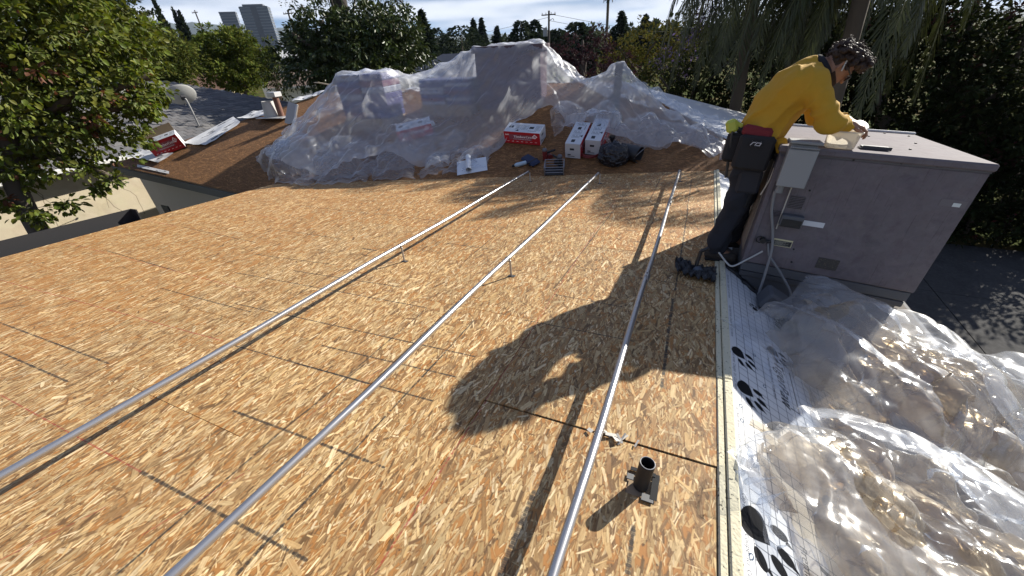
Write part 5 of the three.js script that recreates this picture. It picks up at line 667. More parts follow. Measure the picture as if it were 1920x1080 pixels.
  const hairF = (x, y, z) => { let d = 1; for (const [a, b, c, r] of curls) { const e = Math.sqrt((x - a) * (x - a) + (y - b) * (y - b) + (z - c) * (z - c)) - r; if (e < d) d = e; } return d + 0.006 * Math.sin(x * 260) * Math.sin(y * 240 + 1) * Math.sin(z * 250); };
  const hairMat = std([0.035, 0.018, 0.01], 0.6), hg = [sdfMesh(hairF, ...box(hc, 0.185), 0.006)].map((g) => plain(g));
  for (let k = 0; k < 620; k++) { const q = curls[Math.floor(hr() * (curls.length - 1))], d = V3(q[0] - hc[0], q[1] - hc[1], q[2] - hc[2]).normalize(), g = new THREE.TorusGeometry(0.008 + 0.012 * hr(), 0.0016, 3, 9, 2.5 + 2.6 * hr()); g.applyQuaternion(new THREE.Quaternion().setFromUnitVectors(V3(0, 0, 1), rdirP(hr))); g.translate(q[0] + d.x * (q[3] * 0.6 + 0.012 * hr()), q[1] + d.y * (q[3] * 0.6 + 0.012 * hr()), q[2] + d.z * q[3] * 0.6); const pg = plain(g); pg.deleteAttribute('uv'); hg.push(pg); }
  mesh('hair', mergeGeometries(hg), hairMat, o);
  const beard = (x, y, z) => Math.max(headF(x, y, z) - 0.006 - 0.004 * vnoise(x * 140, y * 140, z * 140), cutPlane(H(-0.045, 0), [cr[0] * 0.9 + fa[0] * 0.2, cr[1] * 0.9 + fa[1] * 0.2, 0])(x, y, z), -cutPlane(H(0, 0.005), fa)(x, y, z)); mesh('beard', sdfMesh(beard, ...box(H(-0.08, 0.04), 0.1), 0.005), std([0.03, 0.016, 0.01], 0.85), o);
  { const gl = mesh('safety_glasses', tube([V3(...H(0.012, -0.02, 0.082)), V3(...H(0.014, 0.05, 0.08)), V3(...H(0.008, 0.105, 0.055)), V3(...H(0.004, 0.118, 0)), V3(...H(0.008, 0.105, -0.055)), V3(...H(0.014, 0.05, -0.08)), V3(...H(0.012, -0.02, -0.082))], 0.0045, 6, 40), std([0.01, 0.01, 0.01], 0.4), o); for (const s of [1, -1]) { const l = new THREE.SphereGeometry(0.028, 14, 8); l.scale(1, 0.8, 0.25); l.applyQuaternion(new THREE.Quaternion().setFromUnitVectors(V3(0, 0, 1), V3(...fa))); l.translate(...H(-0.004, 0.108, 0.034 * s)); mesh('lens', l, phys([0.01, 0.01, 0.012], 0.08), gl); } const st = mesh('mask_strap', tube([V3(...H(0.035, -0.02, 0.088)), V3(...H(0.0, 0.012, 0.086)), V3(...H(-0.02, 0.03, 0.08))], 0.0055, 6, 12), std([0.6, 0.6, 0.58], 0.7), o); }
  // tool belt: belt, pouches, hammer in its loop
  const beltC = j(0.45, 1.165), bt = new THREE.TorusGeometry(0.172, 0.03, 8, 40); bt.scale(1, 1.1, 0.75); bt.applyQuaternion(new THREE.Quaternion().setFromUnitVectors(V3(0, 0, 1), V3(-hemN[0], -hemN[1], 0).normalize())); bt.translate(...beltC); const belt = mesh('tool_belt', bt, std([0.014, 0.013, 0.014], 0.8), o);
  const pouch = (name, v, h, u, w, hh, d, col, rz) => { const g = cbox(w, hh, d, 0.02); const p = g.attributes.position; for (let i = 0; i < p.count; i++) p.setZ(i, p.getZ(i) * (0.8 - p.getY(i) * 1.2)); g.computeVertexNormals(); g.rotateZ(rz); g.translate(...j(v, h, u)); return mesh(name, g, std(col, 0.8, { bumpMap: bumpFine, bumpScale: 0.001 }), belt); };
  pouch('red_pouch', 0.42, 1.235, 3.99, 0.21, 0.085, 0.07, [0.16, 0.012, 0.018], -0.2); pouch('black_pouch', 0.42, 1.07, 3.97, 0.25, 0.26, 0.11, [0.014, 0.013, 0.014], -0.12); pouch('thigh_pocket', 0.44, 0.82, 4.0, 0.17, 0.2, 0.05, [0.022, 0.023, 0.03], -0.05); pouch('yellow_pouch', 0.62, 1.12, 4.02, 0.08, 0.12, 0.07, [0.5, 0.27, 0.015], 0.35); pouch('black_pouch', 0.27, 1.1, 4.08, 0.13, 0.22, 0.14, [0.014, 0.013, 0.014], -0.1); pouch('knee_pad', 0.44, 0.66, 4.08, 0.1, 0.17, 0.15, [0.012, 0.012, 0.013], -0.2);
  { const lt = cmap(canvas(128, 64, (g) => { g.fillStyle = '#141416'; g.fillRect(0, 0, 128, 64); g.strokeStyle = '#c8c8cc'; g.lineWidth = 9; g.beginPath(); g.moveTo(12, 50); g.lineTo(34, 14); g.lineTo(60, 14); g.moveTo(58, 50); g.lineTo(72, 16); g.lineTo(112, 16); g.lineTo(104, 48); g.lineTo(70, 48); g.stroke(); })); const gg = cbox(0.09, 0.04, 0.003, 0.0005), uv = gg.attributes.uv; for (let i = 0; i < uv.count; i++) uv.setXY(i, uv.getX(i) / 0.09 + 0.5, uv.getY(i) / 0.04 + 0.5); gg.rotateZ(-0.1); gg.translate(...j(0.42, 1.15, 3.965)); gg.translate(0, 0, 0.05); mesh('pouch_emblem', gg, std([1, 1, 1], 0.8, { map: lt }), belt); }
  const hm = mesh('hammer', bar(V3(...j(0.235, 1.26, 4.02)), V3(...j(0.255, 0.84, 4.05)), 0.011, 0.012, 10), std([0.03, 0.03, 0.03], 0.6), belt); mesh('tape_measure', (() => { const g = cbox(0.085, 0.1, 0.05, 0.018); g.rotateZ(0.3); g.translate(...j(0.225, 1.28, 4.03)); return g; })(), std([0.42, 0.46, 0.06], 0.45), belt); mesh('hammer_head', (() => { const g = cbox(0.1, 0.03, 0.03, 0.006); g.rotateZ(-0.5); g.translate(...j(0.26, 1.3, 4.05)); return g; })(), std([0.42, 0.46, 0.06], 0.5), belt); mesh('pry_handle', tube([V3(...j(0.6, 0.95, 3.96)), V3(...j(0.585, 0.85, 3.95)), V3(...j(0.545, 0.72, 3.95))], 0.006, 6, 14), std([0.5, 0.45, 0.36], 0.5), belt);
  { const q = thing('sealant_puck', 'small white lid held in the worker\'s hands above the unit', 'lid', o.localToWorld(V3(wL[0] + 0.1, wL[1] - 0.045, wL[2] + 0.06)), acQ.clone().multiply(new THREE.Quaternion().setFromEuler(new THREE.Euler(0.5, 0, -0.3)))); const g = new THREE.LatheGeometry([[0, 0.014], [0.045, 0.014], [0.05, 0.01], [0.05, -0.012], [0.047, -0.014], [0.046, 0.008], [0, 0.008]].map(([x, y]) => new THREE.Vector2(x, y)), 28); mesh('lid_disc', g, std([0.66, 0.64, 0.58], 0.5), q); mesh('rim', new THREE.TorusGeometry(0.049, 0.003, 6, 28).rotateX(Math.PI / 2).translate(0, -0.012, 0), std([0.6, 0.58, 0.52], 0.5), q); }
}

// ---------------------------------------------------------------- heaps of clear plastic on the right slope
{
  const heap = (name, label, cu, cw, ru, rw, h, lumps, seeds, ext) => {
    const o = thing(name, label, 'plastic sheeting', S(cw, 0, cu), slopeQ, 'heaps of clear plastic sheeting on the right slope');
    const bump = (x, z, k) => { const d2 = (x / (rw * K * k)) ** 2 + (z / (ru * K * k)) ** 2; let y = d2 < 1 ? h * K * k * Math.sqrt(1 - d2) * (0.9 + 0.1 * Math.cos(x * 7)) : 0; for (const [lu, lw, lr, lh] of lumps) { const e2 = ((x - (lw - cw) * K) ** 2 + (z - (lu - cu) * K) ** 2) / (lr * lr * K * K * k); if (e2 < 1) y = Math.max(y, lh * K * k * (1 - e2)); } return y; };
    const lay = (nm, n, scale, k, seed, slack, mat, cf, amp, dx = 0, dz = 0, rot = 0) => {
      const P = new Float32Array(n * n * 3), ca = Math.cos(rot), sa = Math.sin(rot);
      for (let jj = 0; jj < n; jj++) for (let i = 0; i < n; i++) { const s = (i / (n - 1) - 0.5) * 2, t = (jj / (n - 1) - 0.5) * 2, e = 1 + 0.22 * (fbm(s * 1.5 + seed, t * 1.5, seed, 3) - 0.5), X = s * rw * K * scale * e + dx, Z = t * ru * K * scale * e + dz, x = X * ca - Z * sa, z = X * sa + Z * ca, q = (jj * n + i) * 3; P[q] = x; P[q + 2] = z; P[q + 1] = bump(x, z, k) + 0.05 + 0.08 * fbm(x * 2.2 + seed, z * 2.2, seed, 2); }
      const gs = 0.02, G0 = -3, gn = 300, HG = new Float32Array(gn * gn); for (let a = 0; a < gn; a++) for (let b = 0; b < gn; b++) HG[a * gn + b] = bump(G0 + b * gs, G0 + a * gs, k); const Hf = (x, z) => { const b = Math.round((x - G0) / gs), a = Math.round((z - G0) / gs); return a < 0 || b < 0 || a >= gn || b >= gn ? 0 : HG[a * gn + b]; };
      relax(P, n, n, (s, t) => [slack + 0.06 * (fbm(s * 4 + seed, t * 4, 2, 2) - 0.5), 1.005], Hf, [0.9, -3, 0], 40, 7, { fric: 0.7, eps: 0.008, stiff: 9 });
      const g = crumple(gridGeo(...refine(P, n, n, 3)), nm === 'film' ? creaser(seed, 12, 0.8, 3, [0.6, 0.2, 0.8], 0.45) : creaser(seed, 16, 1.4, 5, [0.5, 0, 0.8], 0.9), amp * 1.5), p = g.attributes.position; for (let i = 0; i < p.count; i++) p.setZ(i, -p.getZ(i)); const ix = g.index.array; for (let i = 0; i < ix.length; i += 3) { const t = ix[i]; ix[i] = ix[i + 1]; ix[i + 1] = t; } g.computeVertexNormals(); mesh(nm, g, mat, o);
    };
    lay('inner_film', 40, 0.8, 0.55, seeds + 1, 1.06, film(0.24, 0.4, [0.68, 0.61, 0.51]), 9, 0.12, 0, 0, 0.7); lay('inner_film', 44, 0.86, 0.8, seeds + 2, 1.04, film(0.06, 0.32, [0.82, 0.76, 0.66]), 9, 0.1, 0.04, -0.03, 0.4);
    lay('film', 56, ext, 1, seeds + 3, 1.03, film(0.1, 0.32), 9, 0.06, 0, 0, 0.9);
  };
  heap('plastic_heap', 'billowing clear plastic sheeting bunched against the foot of the air conditioner', 3.1, 1.25, 0.85, 0.95, 0.72, [[3.3, 0.85, 0.7, 0.62], [3.3, 1.85, 0.85, 0.8], [2.5, 1.6, 0.6, 0.4]], 300, 1.1);
  heap('plastic_heap', 'crumpled clear plastic sheeting with tan creases spilling over the printed underlayment', 1.7, 0.92, 0.74, 0.86, 0.48, [[2.05, 1.5, 0.7, 0.42], [1.9, 0.65, 0.5, 0.42], [1.2, 0.9, 0.6, 0.4]], 400, 1.02);
}
// ---------------------------------------------------------------- neighbour's house
{
  const o = thing('neighbour_house', 'beige stucco house with grey shingled roof and two satellite dishes', 'house', V3(wp(-22, 0, 0).x, 0, wp(0, 0, -6).z)), O = o.position, at0 = (x, y, z) => wp(x, y, z).sub(O);
  const tex = cmap(canvas(1024, 512, (g, W, H) => { const r = rng(15); g.fillStyle = '#b9ae96'; g.fillRect(0, 0, W, H); for (let i = 0; i < 3000; i++) { g.fillStyle = r() < 0.5 ? `rgba(130,118,96,${0.07 * r()})` : `rgba(215,206,184,${0.08 * r()})`; const s = 3 + 40 * r() * r(); g.beginPath(); g.ellipse(r() * W, r() * H, s, s * (0.3 + r()), r() * 3, 0, 6.3); g.fill(); } g.strokeStyle = 'rgba(70,62,50,0.7)'; for (let k = 0; k < 9; k++) { let x = r() * W, y = 0; g.lineWidth = 1 + r(); g.beginPath(); g.moveTo(x, y); while (y < H * (0.4 + 0.6 * r())) { x += (r() - 0.45) * 26; y += 12 + 20 * r(); g.lineTo(x, y); } g.stroke(); } }), { wrap: true, rep: [0.12, 0.24] });
  const stucco = std([1, 1, 1], 0.95, { map: tex, bumpMap: bumpFine, bumpScale: 0.006 }), white = std([0.62, 0.62, 0.6], 0.6), under = std([0.07, 0.07, 0.075], 0.95);
  const w0 = at0(-17.2, 2.5, 5), w1 = at0(-27, 2.5, -15);
  mesh('wall', cbox(0.24, w0.y, w0.z - w1.z, 0.004, w0.x - 0.12, w0.y / 2, (w0.z + w1.z) / 2), stucco, o); mesh('wall', cbox(0.24, w0.y, w0.z - w1.z, 0.004, w1.x + 0.12, w0.y / 2, (w0.z + w1.z) / 2), stucco, o); for (const z of [w0.z, w1.z]) mesh('wall', cbox(w0.x - w1.x - 0.5, w0.y, 0.24, 0.004, (w0.x + w1.x) / 2, w0.y / 2, z + (z > w1.z ? -0.13 : 0.13)), stucco, o);
  const e0 = at0(-16.62, 2.58, 5.6), e1 = at0(-16.62, 2.58, -15.6), r0 = at0(-22.1, 4.36, 5.6), r1 = at0(-22.1, 4.36, -11), l0 = at0(-27.6, 2.58, 5.6), l1 = at0(-27.6, 2.58, -15.6);
  const poly = (name, pts) => { const P = []; for (let i = 1; i < pts.length - 1; i++) for (const q of [pts[0], pts[i], pts[i + 1]]) P.push(q.x, q.y, q.z); const g = new THREE.BufferGeometry(); g.setAttribute('position', new THREE.Float32BufferAttribute(P, 3)); return mesh(name, metric(g), under, o); };
  const rs = poly('roof', [e0, e1, r1, r0]); const hip = poly('hip_roof', [e1, l1, r1]); poly('rear_roof', [l1, l0, r0, r1]); poly('gable_end', [e0, r0, l0]);
  mesh('eave_fascia', cbox(0.03, 0.16, e0.z - e1.z, 0.004, e0.x + 0.016, e0.y - 0.085, (e0.z + e1.z) / 2), white, o); const gu = cbox(0.11, 0.1, e0.z - e1.z, 0.012, e0.x + 0.09, e0.y - 0.07, (e0.z + e1.z) / 2); mesh('gutter', gu, white, o); mesh('soffit', cbox(0.55, 0.02, e0.z - e1.z, 0.002, e0.x - 0.28, e0.y - 0.17, (e0.z + e1.z) / 2), std([0.4, 0.38, 0.34], 0.9), o);
  // shingles: single tabs, each its own piece where the photograph shows them largest
  const up = r0.clone().sub(e0); up.z = 0; const len = up.length(); up.normalize(); const N = V3(-up.y, up.x, 0); if (N.y < 0) N.negate(); const q = new THREE.Quaternion().setFromRotationMatrix(new THREE.Matrix4().makeBasis(V3(0, 0, -1), N, V3(0, 0, -1).cross(N).normalize()));
  const tabW = 0.3, exp = 0.2, geo = cbox(tabW - 0.012, 0.012, exp + 0.06, 0.003), mats = [[0.105, 0.105, 0.11], [0.13, 0.128, 0.13], [0.085, 0.086, 0.092], [0.115, 0.11, 0.112], [0.15, 0.145, 0.142]].map((c) => std(c, 0.95, { bumpMap: bumpFine, bumpScale: 0.004 })), rr = rng(33), all = [];
  const rows = Math.floor(len / exp), slant = (t) => r1.z + (e1.z - r1.z) * (1 - t / len);
  for (let i = 0; i < rows; i++) for (let z = e0.z - (i % 2) * tabW / 2; z > slant(i * exp) + 0.2; z -= tabW) { const p = e0.clone().addScaledVector(up, (i + 0.45) * exp + (rr() - 0.5) * 0.015).addScaledVector(N, 0.016 + (rr() - 0.5) * 0.004); p.z = z - tabW / 2; const wz = p.z + O.z; all.push([p, Math.floor(rr() * 5), rr(), wz < -3.5 * K && wz > -13 * K ? Math.abs(wz + 7.5) + 0.5 * i * exp : 99 + Math.abs(wz)]); }
  all.sort((a, b) => a[3] - b[3]); const tilt = (r) => q.clone().multiply(new THREE.Quaternion().setFromAxisAngle(V3(1, 0, 0), -0.045)); const rest = [[], [], [], [], []];
  all.forEach(([p, m, r], k) => { const qq = tilt(r); if (k < 300) { mesh('shingle', geo, mats[m], rs, p, qq); } else { const g = geo.clone().applyQuaternion(qq); g.translate(p.x, p.y, p.z); rest[m].push(g); } });
  { const cols = []; const gs = []; rest.forEach((l, m) => { if (!l.length) return; const g = join(l), c = mats[m].color, n = g.attributes.position.count, a = new Float32Array(n * 3); for (let i = 0; i < n; i++) { a[i * 3] = c.r; a[i * 3 + 1] = c.g; a[i * 3 + 2] = c.b; } g.setAttribute('color', new THREE.BufferAttribute(a, 3)); gs.push(g); }); mesh('shingles', mergeGeometries(gs), std([1, 1, 1], 0.95, { vertexColors: true, bumpMap: bumpFine, bumpScale: 0.004 }), rs).userData.kind = 'stuff'; }
  const ridgeG = []; for (let k = 0; k < 40; k++) { const g = cbox(0.3, 0.014, 0.24, 0.004); g.rotateX(0.05); g.translate(r0.x, r0.y + 0.03, r0.z - 0.2 - k * 0.36); ridgeG.push(g); } mesh('ridge_shingles', join(ridgeG), mats[1], o).userData.kind = 'stuff';
  // satellite dishes
  const dish = (px, py, lift, yaw, pitch, label) => {
    const p = atPlane(px, py, e0.clone().add(O), N), d = thing('satellite_dish', label, 'satellite dish', p, new THREE.Quaternion(), 'satellite dishes on the neighbour\'s roof'), m = std([0.42, 0.42, 0.4], 0.6, { bumpMap: bumpFine, bumpScale: 0.001 }), dk = std([0.05, 0.05, 0.055], 0.6);
    mesh('mast', tube([V3(0, 0, 0), V3(0, 0.3, 0), V3(-0.05, lift - 0.1, 0), V3(-0.1, lift, 0.02)], 0.028, 10, 20), std([0.25, 0.25, 0.25], 0.5), d); mesh('foot_plate', cbox(0.2, 0.03, 0.2, 0.005, 0, 0.03, 0), dk, d); mesh('brace', bar(V3(0.18, 0.02, -0.3), V3(0, 0.35, 0), 0.012, 0.012, 6), dk, d);
    const pr = []; for (let k = 0; k <= 12; k++) pr.push(new THREE.Vector2(0.43 * k / 12, 0.09 * (k / 12) ** 2)); pr.push(new THREE.Vector2(0.44, 0.094), new THREE.Vector2(0.435, 0.082)); for (let k = 11; k >= 0; k--) pr.push(new THREE.Vector2(0.43 * k / 12, 0.09 * (k / 12) ** 2 - 0.012)); const g = new THREE.LatheGeometry(pr, 40); g.scale(1, 1, 0.85);
    const e = new THREE.Quaternion().setFromEuler(new THREE.Euler(pitch, yaw, 0, 'YXZ')), c = V3(-0.12, lift, 0.02).add(V3(0, 0.06, 0).applyQuaternion(e)), R = mesh('reflector', g, m, d, c, e); mesh('feed_arm', bar(V3(0, -0.02, 0.36), V3(0, 0.42, 0.2), 0.014, 0.014, 8), dk, R); mesh('feed_horn', cbox(0.12, 0.1, 0.07, 0.015, 0, 0.43, 0.16), std([0.5, 0.5, 0.5], 0.5), R); mesh('mount_bracket', cbox(0.14, 0.1, 0.14, 0.01, 0, -0.07, 0), dk, R);
  };
  dish(374, 238, 0.95, -1.9, 1.0, 'bare satellite dish on a bent mast, clear of the leafy branches'); dish(258, 248, 0.95, -1.8, 0.95, 'satellite dish half hidden by the leafy branches');
  { const a = at(60, 392, 15.4), b = at(240, 342, 16.2); const c = thing('cable', 'thin black cable strung along the beige wall', 'cable', a); mesh('wire', tube([V3(0, 0, 0), b.clone().sub(a).multiplyScalar(0.5).add(V3(0, -0.06, 0)), b.clone().sub(a)], 0.008, 6, 24), std([0.03, 0.03, 0.03], 0.7), c); mesh('clip', cbox(0.04, 0.04, 0.04, 0.006).translate(...b.clone().sub(a).toArray()), std([0.1, 0.1, 0.1], 0.7), c); }
}
// ---------------------------------------------------------------- plants
const leafMats = {};
function leafMat(key, o = {}) { return leafMats[key] || (leafMats[key] = phys([1, 1, 1], o.rough ?? 0.8, { vertexColors: true, transmission: o.tr ?? 0.35, thickness: 0, side: THREE.DoubleSide, specularIntensity: o.spec ?? 0.05, clearcoat: o.coat ?? 0, clearcoatRoughness: 0.35 })); }
const bark = std([0.09, 0.07, 0.055], 0.95, { bumpMap: bumpCoarse, bumpScale: 0.02 });
class Leaves {
  constructor() { this.P = []; this.C = []; this.I = []; }
  // centre, unit long axis, unit side axis, length, width, colour, fold
  add(c, l, s, n, len, w, col, rich) {
    const o = this.P.length / 3, { P, C, I } = this, k = len / 2, put = (a, b, d) => { P.push(c.x + l.x * a + s.x * b + n.x * d, c.y + l.y * a + s.y * b + n.y * d, c.z + l.z * a + s.z * b + n.z * d); C.push(col[0], col[1], col[2]); };
    if (rich) { put(-k, 0, 0); put(-k * 0.25, w / 2, w * 0.18); put(k * 0.45, w * 0.4, w * 0.14); put(k, 0, -w * 0.1); put(k * 0.45, -w * 0.4, w * 0.14); put(-k * 0.25, -w / 2, w * 0.18); I.push(o, o + 1, o + 2, o, o + 2, o + 3, o, o + 3, o + 4, o, o + 4, o + 5); }
    else { put(-k, 0, 0); put(0, w / 2, w * 0.15); put(k, 0, 0); put(0, -w / 2, w * 0.15); I.push(o, o + 1, o + 2, o, o + 2, o + 3); }
  }
  geo() { const g = new THREE.BufferGeometry(); g.setAttribute('position', new THREE.Float32BufferAttribute(this.P, 3)); g.setAttribute('color', new THREE.Float32BufferAttribute(this.C, 3)); g.setIndex(this.I); g.computeVertexNormals(); return g; }
}
const rdir = (r) => { const q = r() * 2 - 1, t = r() * 6.283, s = Math.sqrt(1 - q * q); return V3(s * Math.cos(t), q, s * Math.sin(t)); };
// lobes: [centre, rx, ry, rz]; leaves gather in clumps on twigs, thick at the rim and open between
function crown(lobes, o) {
  const r = rng(o.seed), L0 = new Leaves(), l = V3(), s = V3(), n = V3(), c = V3();
  for (const [ctr, rx, ry, rz, k = 1] of lobes) {
    const size = (rx * ry + ry * rz + rx * rz) / 3, clumps = Math.max(4, Math.round(size * o.clumps * k));
    for (let q = 0; q < clumps; q++) {
      const d = rdir(r), t = Math.pow(r(), 0.42) * (0.82 + 0.3 * r()), cc = V3(ctr.x + d.x * rx * t, ctr.y + d.y * ry * t, ctr.z + d.z * rz * t), cr = o.cr * (0.55 + 0.8 * r()), tone = 0.75 + 0.5 * r(), odd = o.odd && r() < o.odd[3];
      const m = Math.round(o.per * (0.6 + 0.8 * r()));
      for (let i = 0; i < m; i++) {
        const e = rdir(r), f = Math.cbrt(r()); c.set(cc.x + e.x * cr * f, cc.y + e.y * cr * f * 0.75, cc.z + e.z * cr * f);
        l.copy(e).addScaledVector(d, 0.5).add(V3(0, o.droop ?? -0.3, 0)).normalize(); n.copy(rdir(r)).addScaledVector(d, 0.4).add(V3(0, 0.9, 0)); s.crossVectors(l, n).normalize(); n.crossVectors(s, l);
        const g = tone * (0.75 + 0.5 * r()), col = odd || (o.odd && r() < o.odd[3] * 0.3) ? [o.odd[0] * g, o.odd[1] * g, o.odd[2] * g] : [o.col[0] * g * (0.85 + 0.4 * r()), o.col[1] * g, o.col[2] * g], len = o.len * (0.5 + 0.8 * r()); L0.add(c, l, s, n, len, len * (o.asp ?? 0.55), col, o.rich);
      }
    }
  }
  return L0.geo();
}
function tree(name, label, base, lobes, o, group) {   // lobes in world coordinates
  const t = thing(name, label, o.cat || 'tree', base, new THREE.Quaternion(), group), rel = lobes.map(([c, ...q]) => [c.clone().sub(base), ...q]), r = rng(o.seed + 7), big = rel[0][0], wood = [];
  const h = big.y - rel[0][2] * 0.5, tr = o.trunk ?? Math.max(0.08, rel[0][1] * 0.07), fork = V3(big.x * 0.3, Math.max(0.4, h * 0.75), big.z * 0.3);
  mesh('trunk', tube([V3(0, -0.1, 0), V3(big.x * 0.1 + tr * 0.6, fork.y * 0.5, big.z * 0.1), fork, big.clone().add(V3(0, -rel[0][2] * 0.1, 0))], tr, 9, 14), bark, t);
  for (const [c, rx, ry] of rel.slice(0, 12)) { const m = fork.clone().lerp(c, 0.5).add(V3((r() - 0.5) * 0.6, 0.2, (r() - 0.5) * 0.6)); mesh('limb', tube([fork.clone(), m, c.clone().add(V3((r() - 0.5) * rx, ry * 0.3, (r() - 0.5) * rx))], tr * 0.38, 6, 10), bark, t); }
  const cg = mesh('crown', crown(rel, o), leafMat(o.mat || 'leaf', o.matO), t); cg.userData.kind = 'stuff'; return t;
}
const groundAt = (p) => V3(p.x, 0, p.z);
const lobe = (px, py, d, rx, ry = rx, rz = rx, k = 1) => [at(px, py, d), rx, ry, rz, k];
// leafy tree reaching over the gap between the houses
{
  const D = 12.4, lobes = [[60, 60, 0, 1.5], [55, 185, 0.3, 1.45], [175, 110, 0.2, 1.2], [165, 200, -0.3, 1.1], [248, 165, 0, 0.78], [240, 85, 0.5, 0.8], [80, 275, -0.2, 0.85], [190, 262, 0, 0.62], [275, 200, -0.2, 0.4], [150, 318, -0.3, 0.36], [25, 345, 0, 0.4], [212, 340, -0.4, 0.2], [62, 398, -0.3, 0.22], [305, 178, 0, 0.25], [110, 15, 0.3, 1.1], [5, 385, 0, 0.35], [180, 355, -0.3, 0.14], [130, 385, -0.3, 0.1], [75, 408, -0.3, 0.08], [235, 235, 0, 0.5], [20, -60, 0, 1.6], [-70, 150, 0, 1.6], [-60, 280, 0.2, 1.2], [-90, 40, 0, 1.8], [10, 270, 0.4, 0.9]].map(([x, y, dd, q]) => lobe(x, y, D + dd, q, q * 0.8, q));  // leftmost lobes lie out of view, added to shade the inner crown
  tree('broadleaf_tree', 'leafy glossy green tree with some rusty leaves, hanging over the gap between the houses', groundAt(at(-170, 190, D + 0.2)), lobes, { seed: 5, clumps: 60, cr: 0.22, per: 20, len: 0.12, asp: 0.62, col: [0.105, 0.135, 0.01], odd: [0.14, 0.05, 0.02, 0.025], rich: true, droop: -0.45, mat: 'near', matO: { tr: 0.44, coat: 0.12, rough: 0.9, spec: 0.4 }, trunk: 0.16 });
}
const far = { clumps: 9, per: 26, cr: 0.42, len: 0.26, asp: 0.5 };
tree('olive_green_tree', 'wide feathery yellowish green tree behind the shingled roof', groundAt(at(265, 100, 31)), [lobe(262, 105, 31, 3.0, 2.1, 2.4), lobe(325, 122, 31, 1.4, 1.3), lobe(210, 65, 32, 2.2, 1.6), lobe(305, 85, 32, 1.3, 1.0), lobe(330, 145, 30, 1, 1)], { ...far, seed: 21, len: 0.22, clumps: 30, col: [0.085, 0.105, 0.022] });
tree('pine_tree', 'dark pine top showing behind the feathery yellowish green tree', groundAt(at(175, 10, 44)), [lobe(175, 0, 44, 3.2, 2.4), lobe(120, 20, 44, 2.5, 1.6), lobe(215, 20, 44, 1.6, 1.2)], { ...far, seed: 22, len: 0.3, clumps: 20, col: [0.03, 0.045, 0.015] });
tree('round_tree', 'dense round light green tree on the far lawn', groundAt(at(437, 110, 34)), [lobe(437, 110, 34, 2.4, 2.0, 2.3), lobe(398, 108, 34, 1.2, 1.4), lobe(475, 112, 34, 1.3, 1.4), lobe(437, 78, 34, 1.6, 0.9), lobe(430, 140, 34, 1.9, 1), lobe(505, 100, 34, 0.7, 0.8)], { ...far, seed: 23, len: 0.2, clumps: 40, per: 34, cr: 0.34, col: [0.105, 0.135, 0.026], matO: {} });
tree('magnolia_tree', 'big dark glossy-leaved tree rising behind the left end of the plastic sheet', groundAt(at(690, 110, 21)), [lobe(690, 95, 21, 2.5, 2.0, 2.2), lobe(605, 90, 21, 1.7, 1.9), lobe(765, 100, 21, 1.4, 1.5), lobe(690, 55, 21.5, 2, 1.1), lobe(640, 140, 20.5, 2, 1.1), lobe(745, 60, 21.5, 1.2, 1), lobe(560, 110, 22, 1, 1.2), lobe(725, 140, 20, 1.5, 0.9), lobe(570, 70, 22.5, 0.9, 0.8)], { ...far, seed: 24, clumps: 40, per: 22, cr: 0.34, len: 0.21, asp: 0.42, col: [0.04, 0.06, 0.014], rich: true, droop: -0.5, mat: 'glossy', matO: { tr: 0.25, coat: 0.7 } });
tree('silver_tree', 'airy grey green tree standing behind the big glossy-leaved tree', groundAt(at(600, 40, 30)), [lobe(600, 30, 30, 2.0, 1.9), lobe(690, 15, 30, 1.6, 1.5), lobe(740, 30, 30, 1.2, 1)], { ...far, seed: 25, clumps: 7, per: 26, len: 0.13, col: [0.08, 0.085, 0.05] });
tree('shrub', 'small dark shrub tree beside the far lawn', groundAt(at(512, 140, 27)), [lobe(512, 135, 27, 1.0, 1.2), lobe(530, 160, 27, 0.7, 0.8)], { ...far, seed: 26, clumps: 20, len: 0.17, col: [0.03, 0.04, 0.014], cat: 'shrub' });
tree('plum_tree', 'dark purple-leaved plum tree behind the chimney and post', groundAt(at(1095, 115, 22)), [lobe(1095, 110, 22, 1.9, 1.2), lobe(1050, 125, 22, 1.1, 1.1), lobe(1150, 130, 21.5, 1.2, 1), lobe(1110, 85, 23, 1, 0.8)], { ...far, seed: 27, clumps: 20, len: 0.15, cr: 0.34, col: [0.042, 0.022, 0.026] });
tree('yellow_green_tree', 'sunlit yellow green tree crown beyond the propped post', groundAt(at(1215, 100, 27)), [lobe(1215, 95, 27, 2.1, 1.5), lobe(1165, 100, 27, 1.3, 1.1), lobe(1265, 85, 27, 1.5, 1.4), lobe(1225, 130, 26, 1.8, 1)], { ...far, seed: 28, clumps: 18, len: 0.17, cr: 0.36, col: [0.11, 0.105, 0.022] });
tree('jacaranda_tree', 'jacaranda with violet blossom beside the palms', groundAt(at(1290, 90, 20)), [lobe(1275, 105, 20, 1.1, 0.8), lobe(1305, 45, 20, 1, 0.9), lobe(1340, 30, 19.5, 1.1, 1), lobe(1255, 140, 19.5, 0.9, 0.7)], { ...far, seed: 29, clumps: 22, len: 0.13, cr: 0.3, col: [0.045, 0.05, 0.02], odd: [0.12, 0.09, 0.2, 0.3] });
tree('dark_hedge', 'tall dark hedge below the jacaranda', groundAt(at(1290, 190, 16.5)), [lobe(1275, 165, 16.5, 1.5, 1.3), lobe(1320, 190, 16, 1.2, 1.3), lobe(1230, 170, 17.5, 1, 0.9), lobe(1340, 130, 16.5, 1.3, 1.4), lobe(1380, 180, 15.5, 1.2, 1.4), lobe(1330, 240, 15, 1.1, 0.9)], { ...far, seed: 30, clumps: 30, len: 0.14, cr: 0.3, col: [0.028, 0.036, 0.012], cat: 'hedge' });
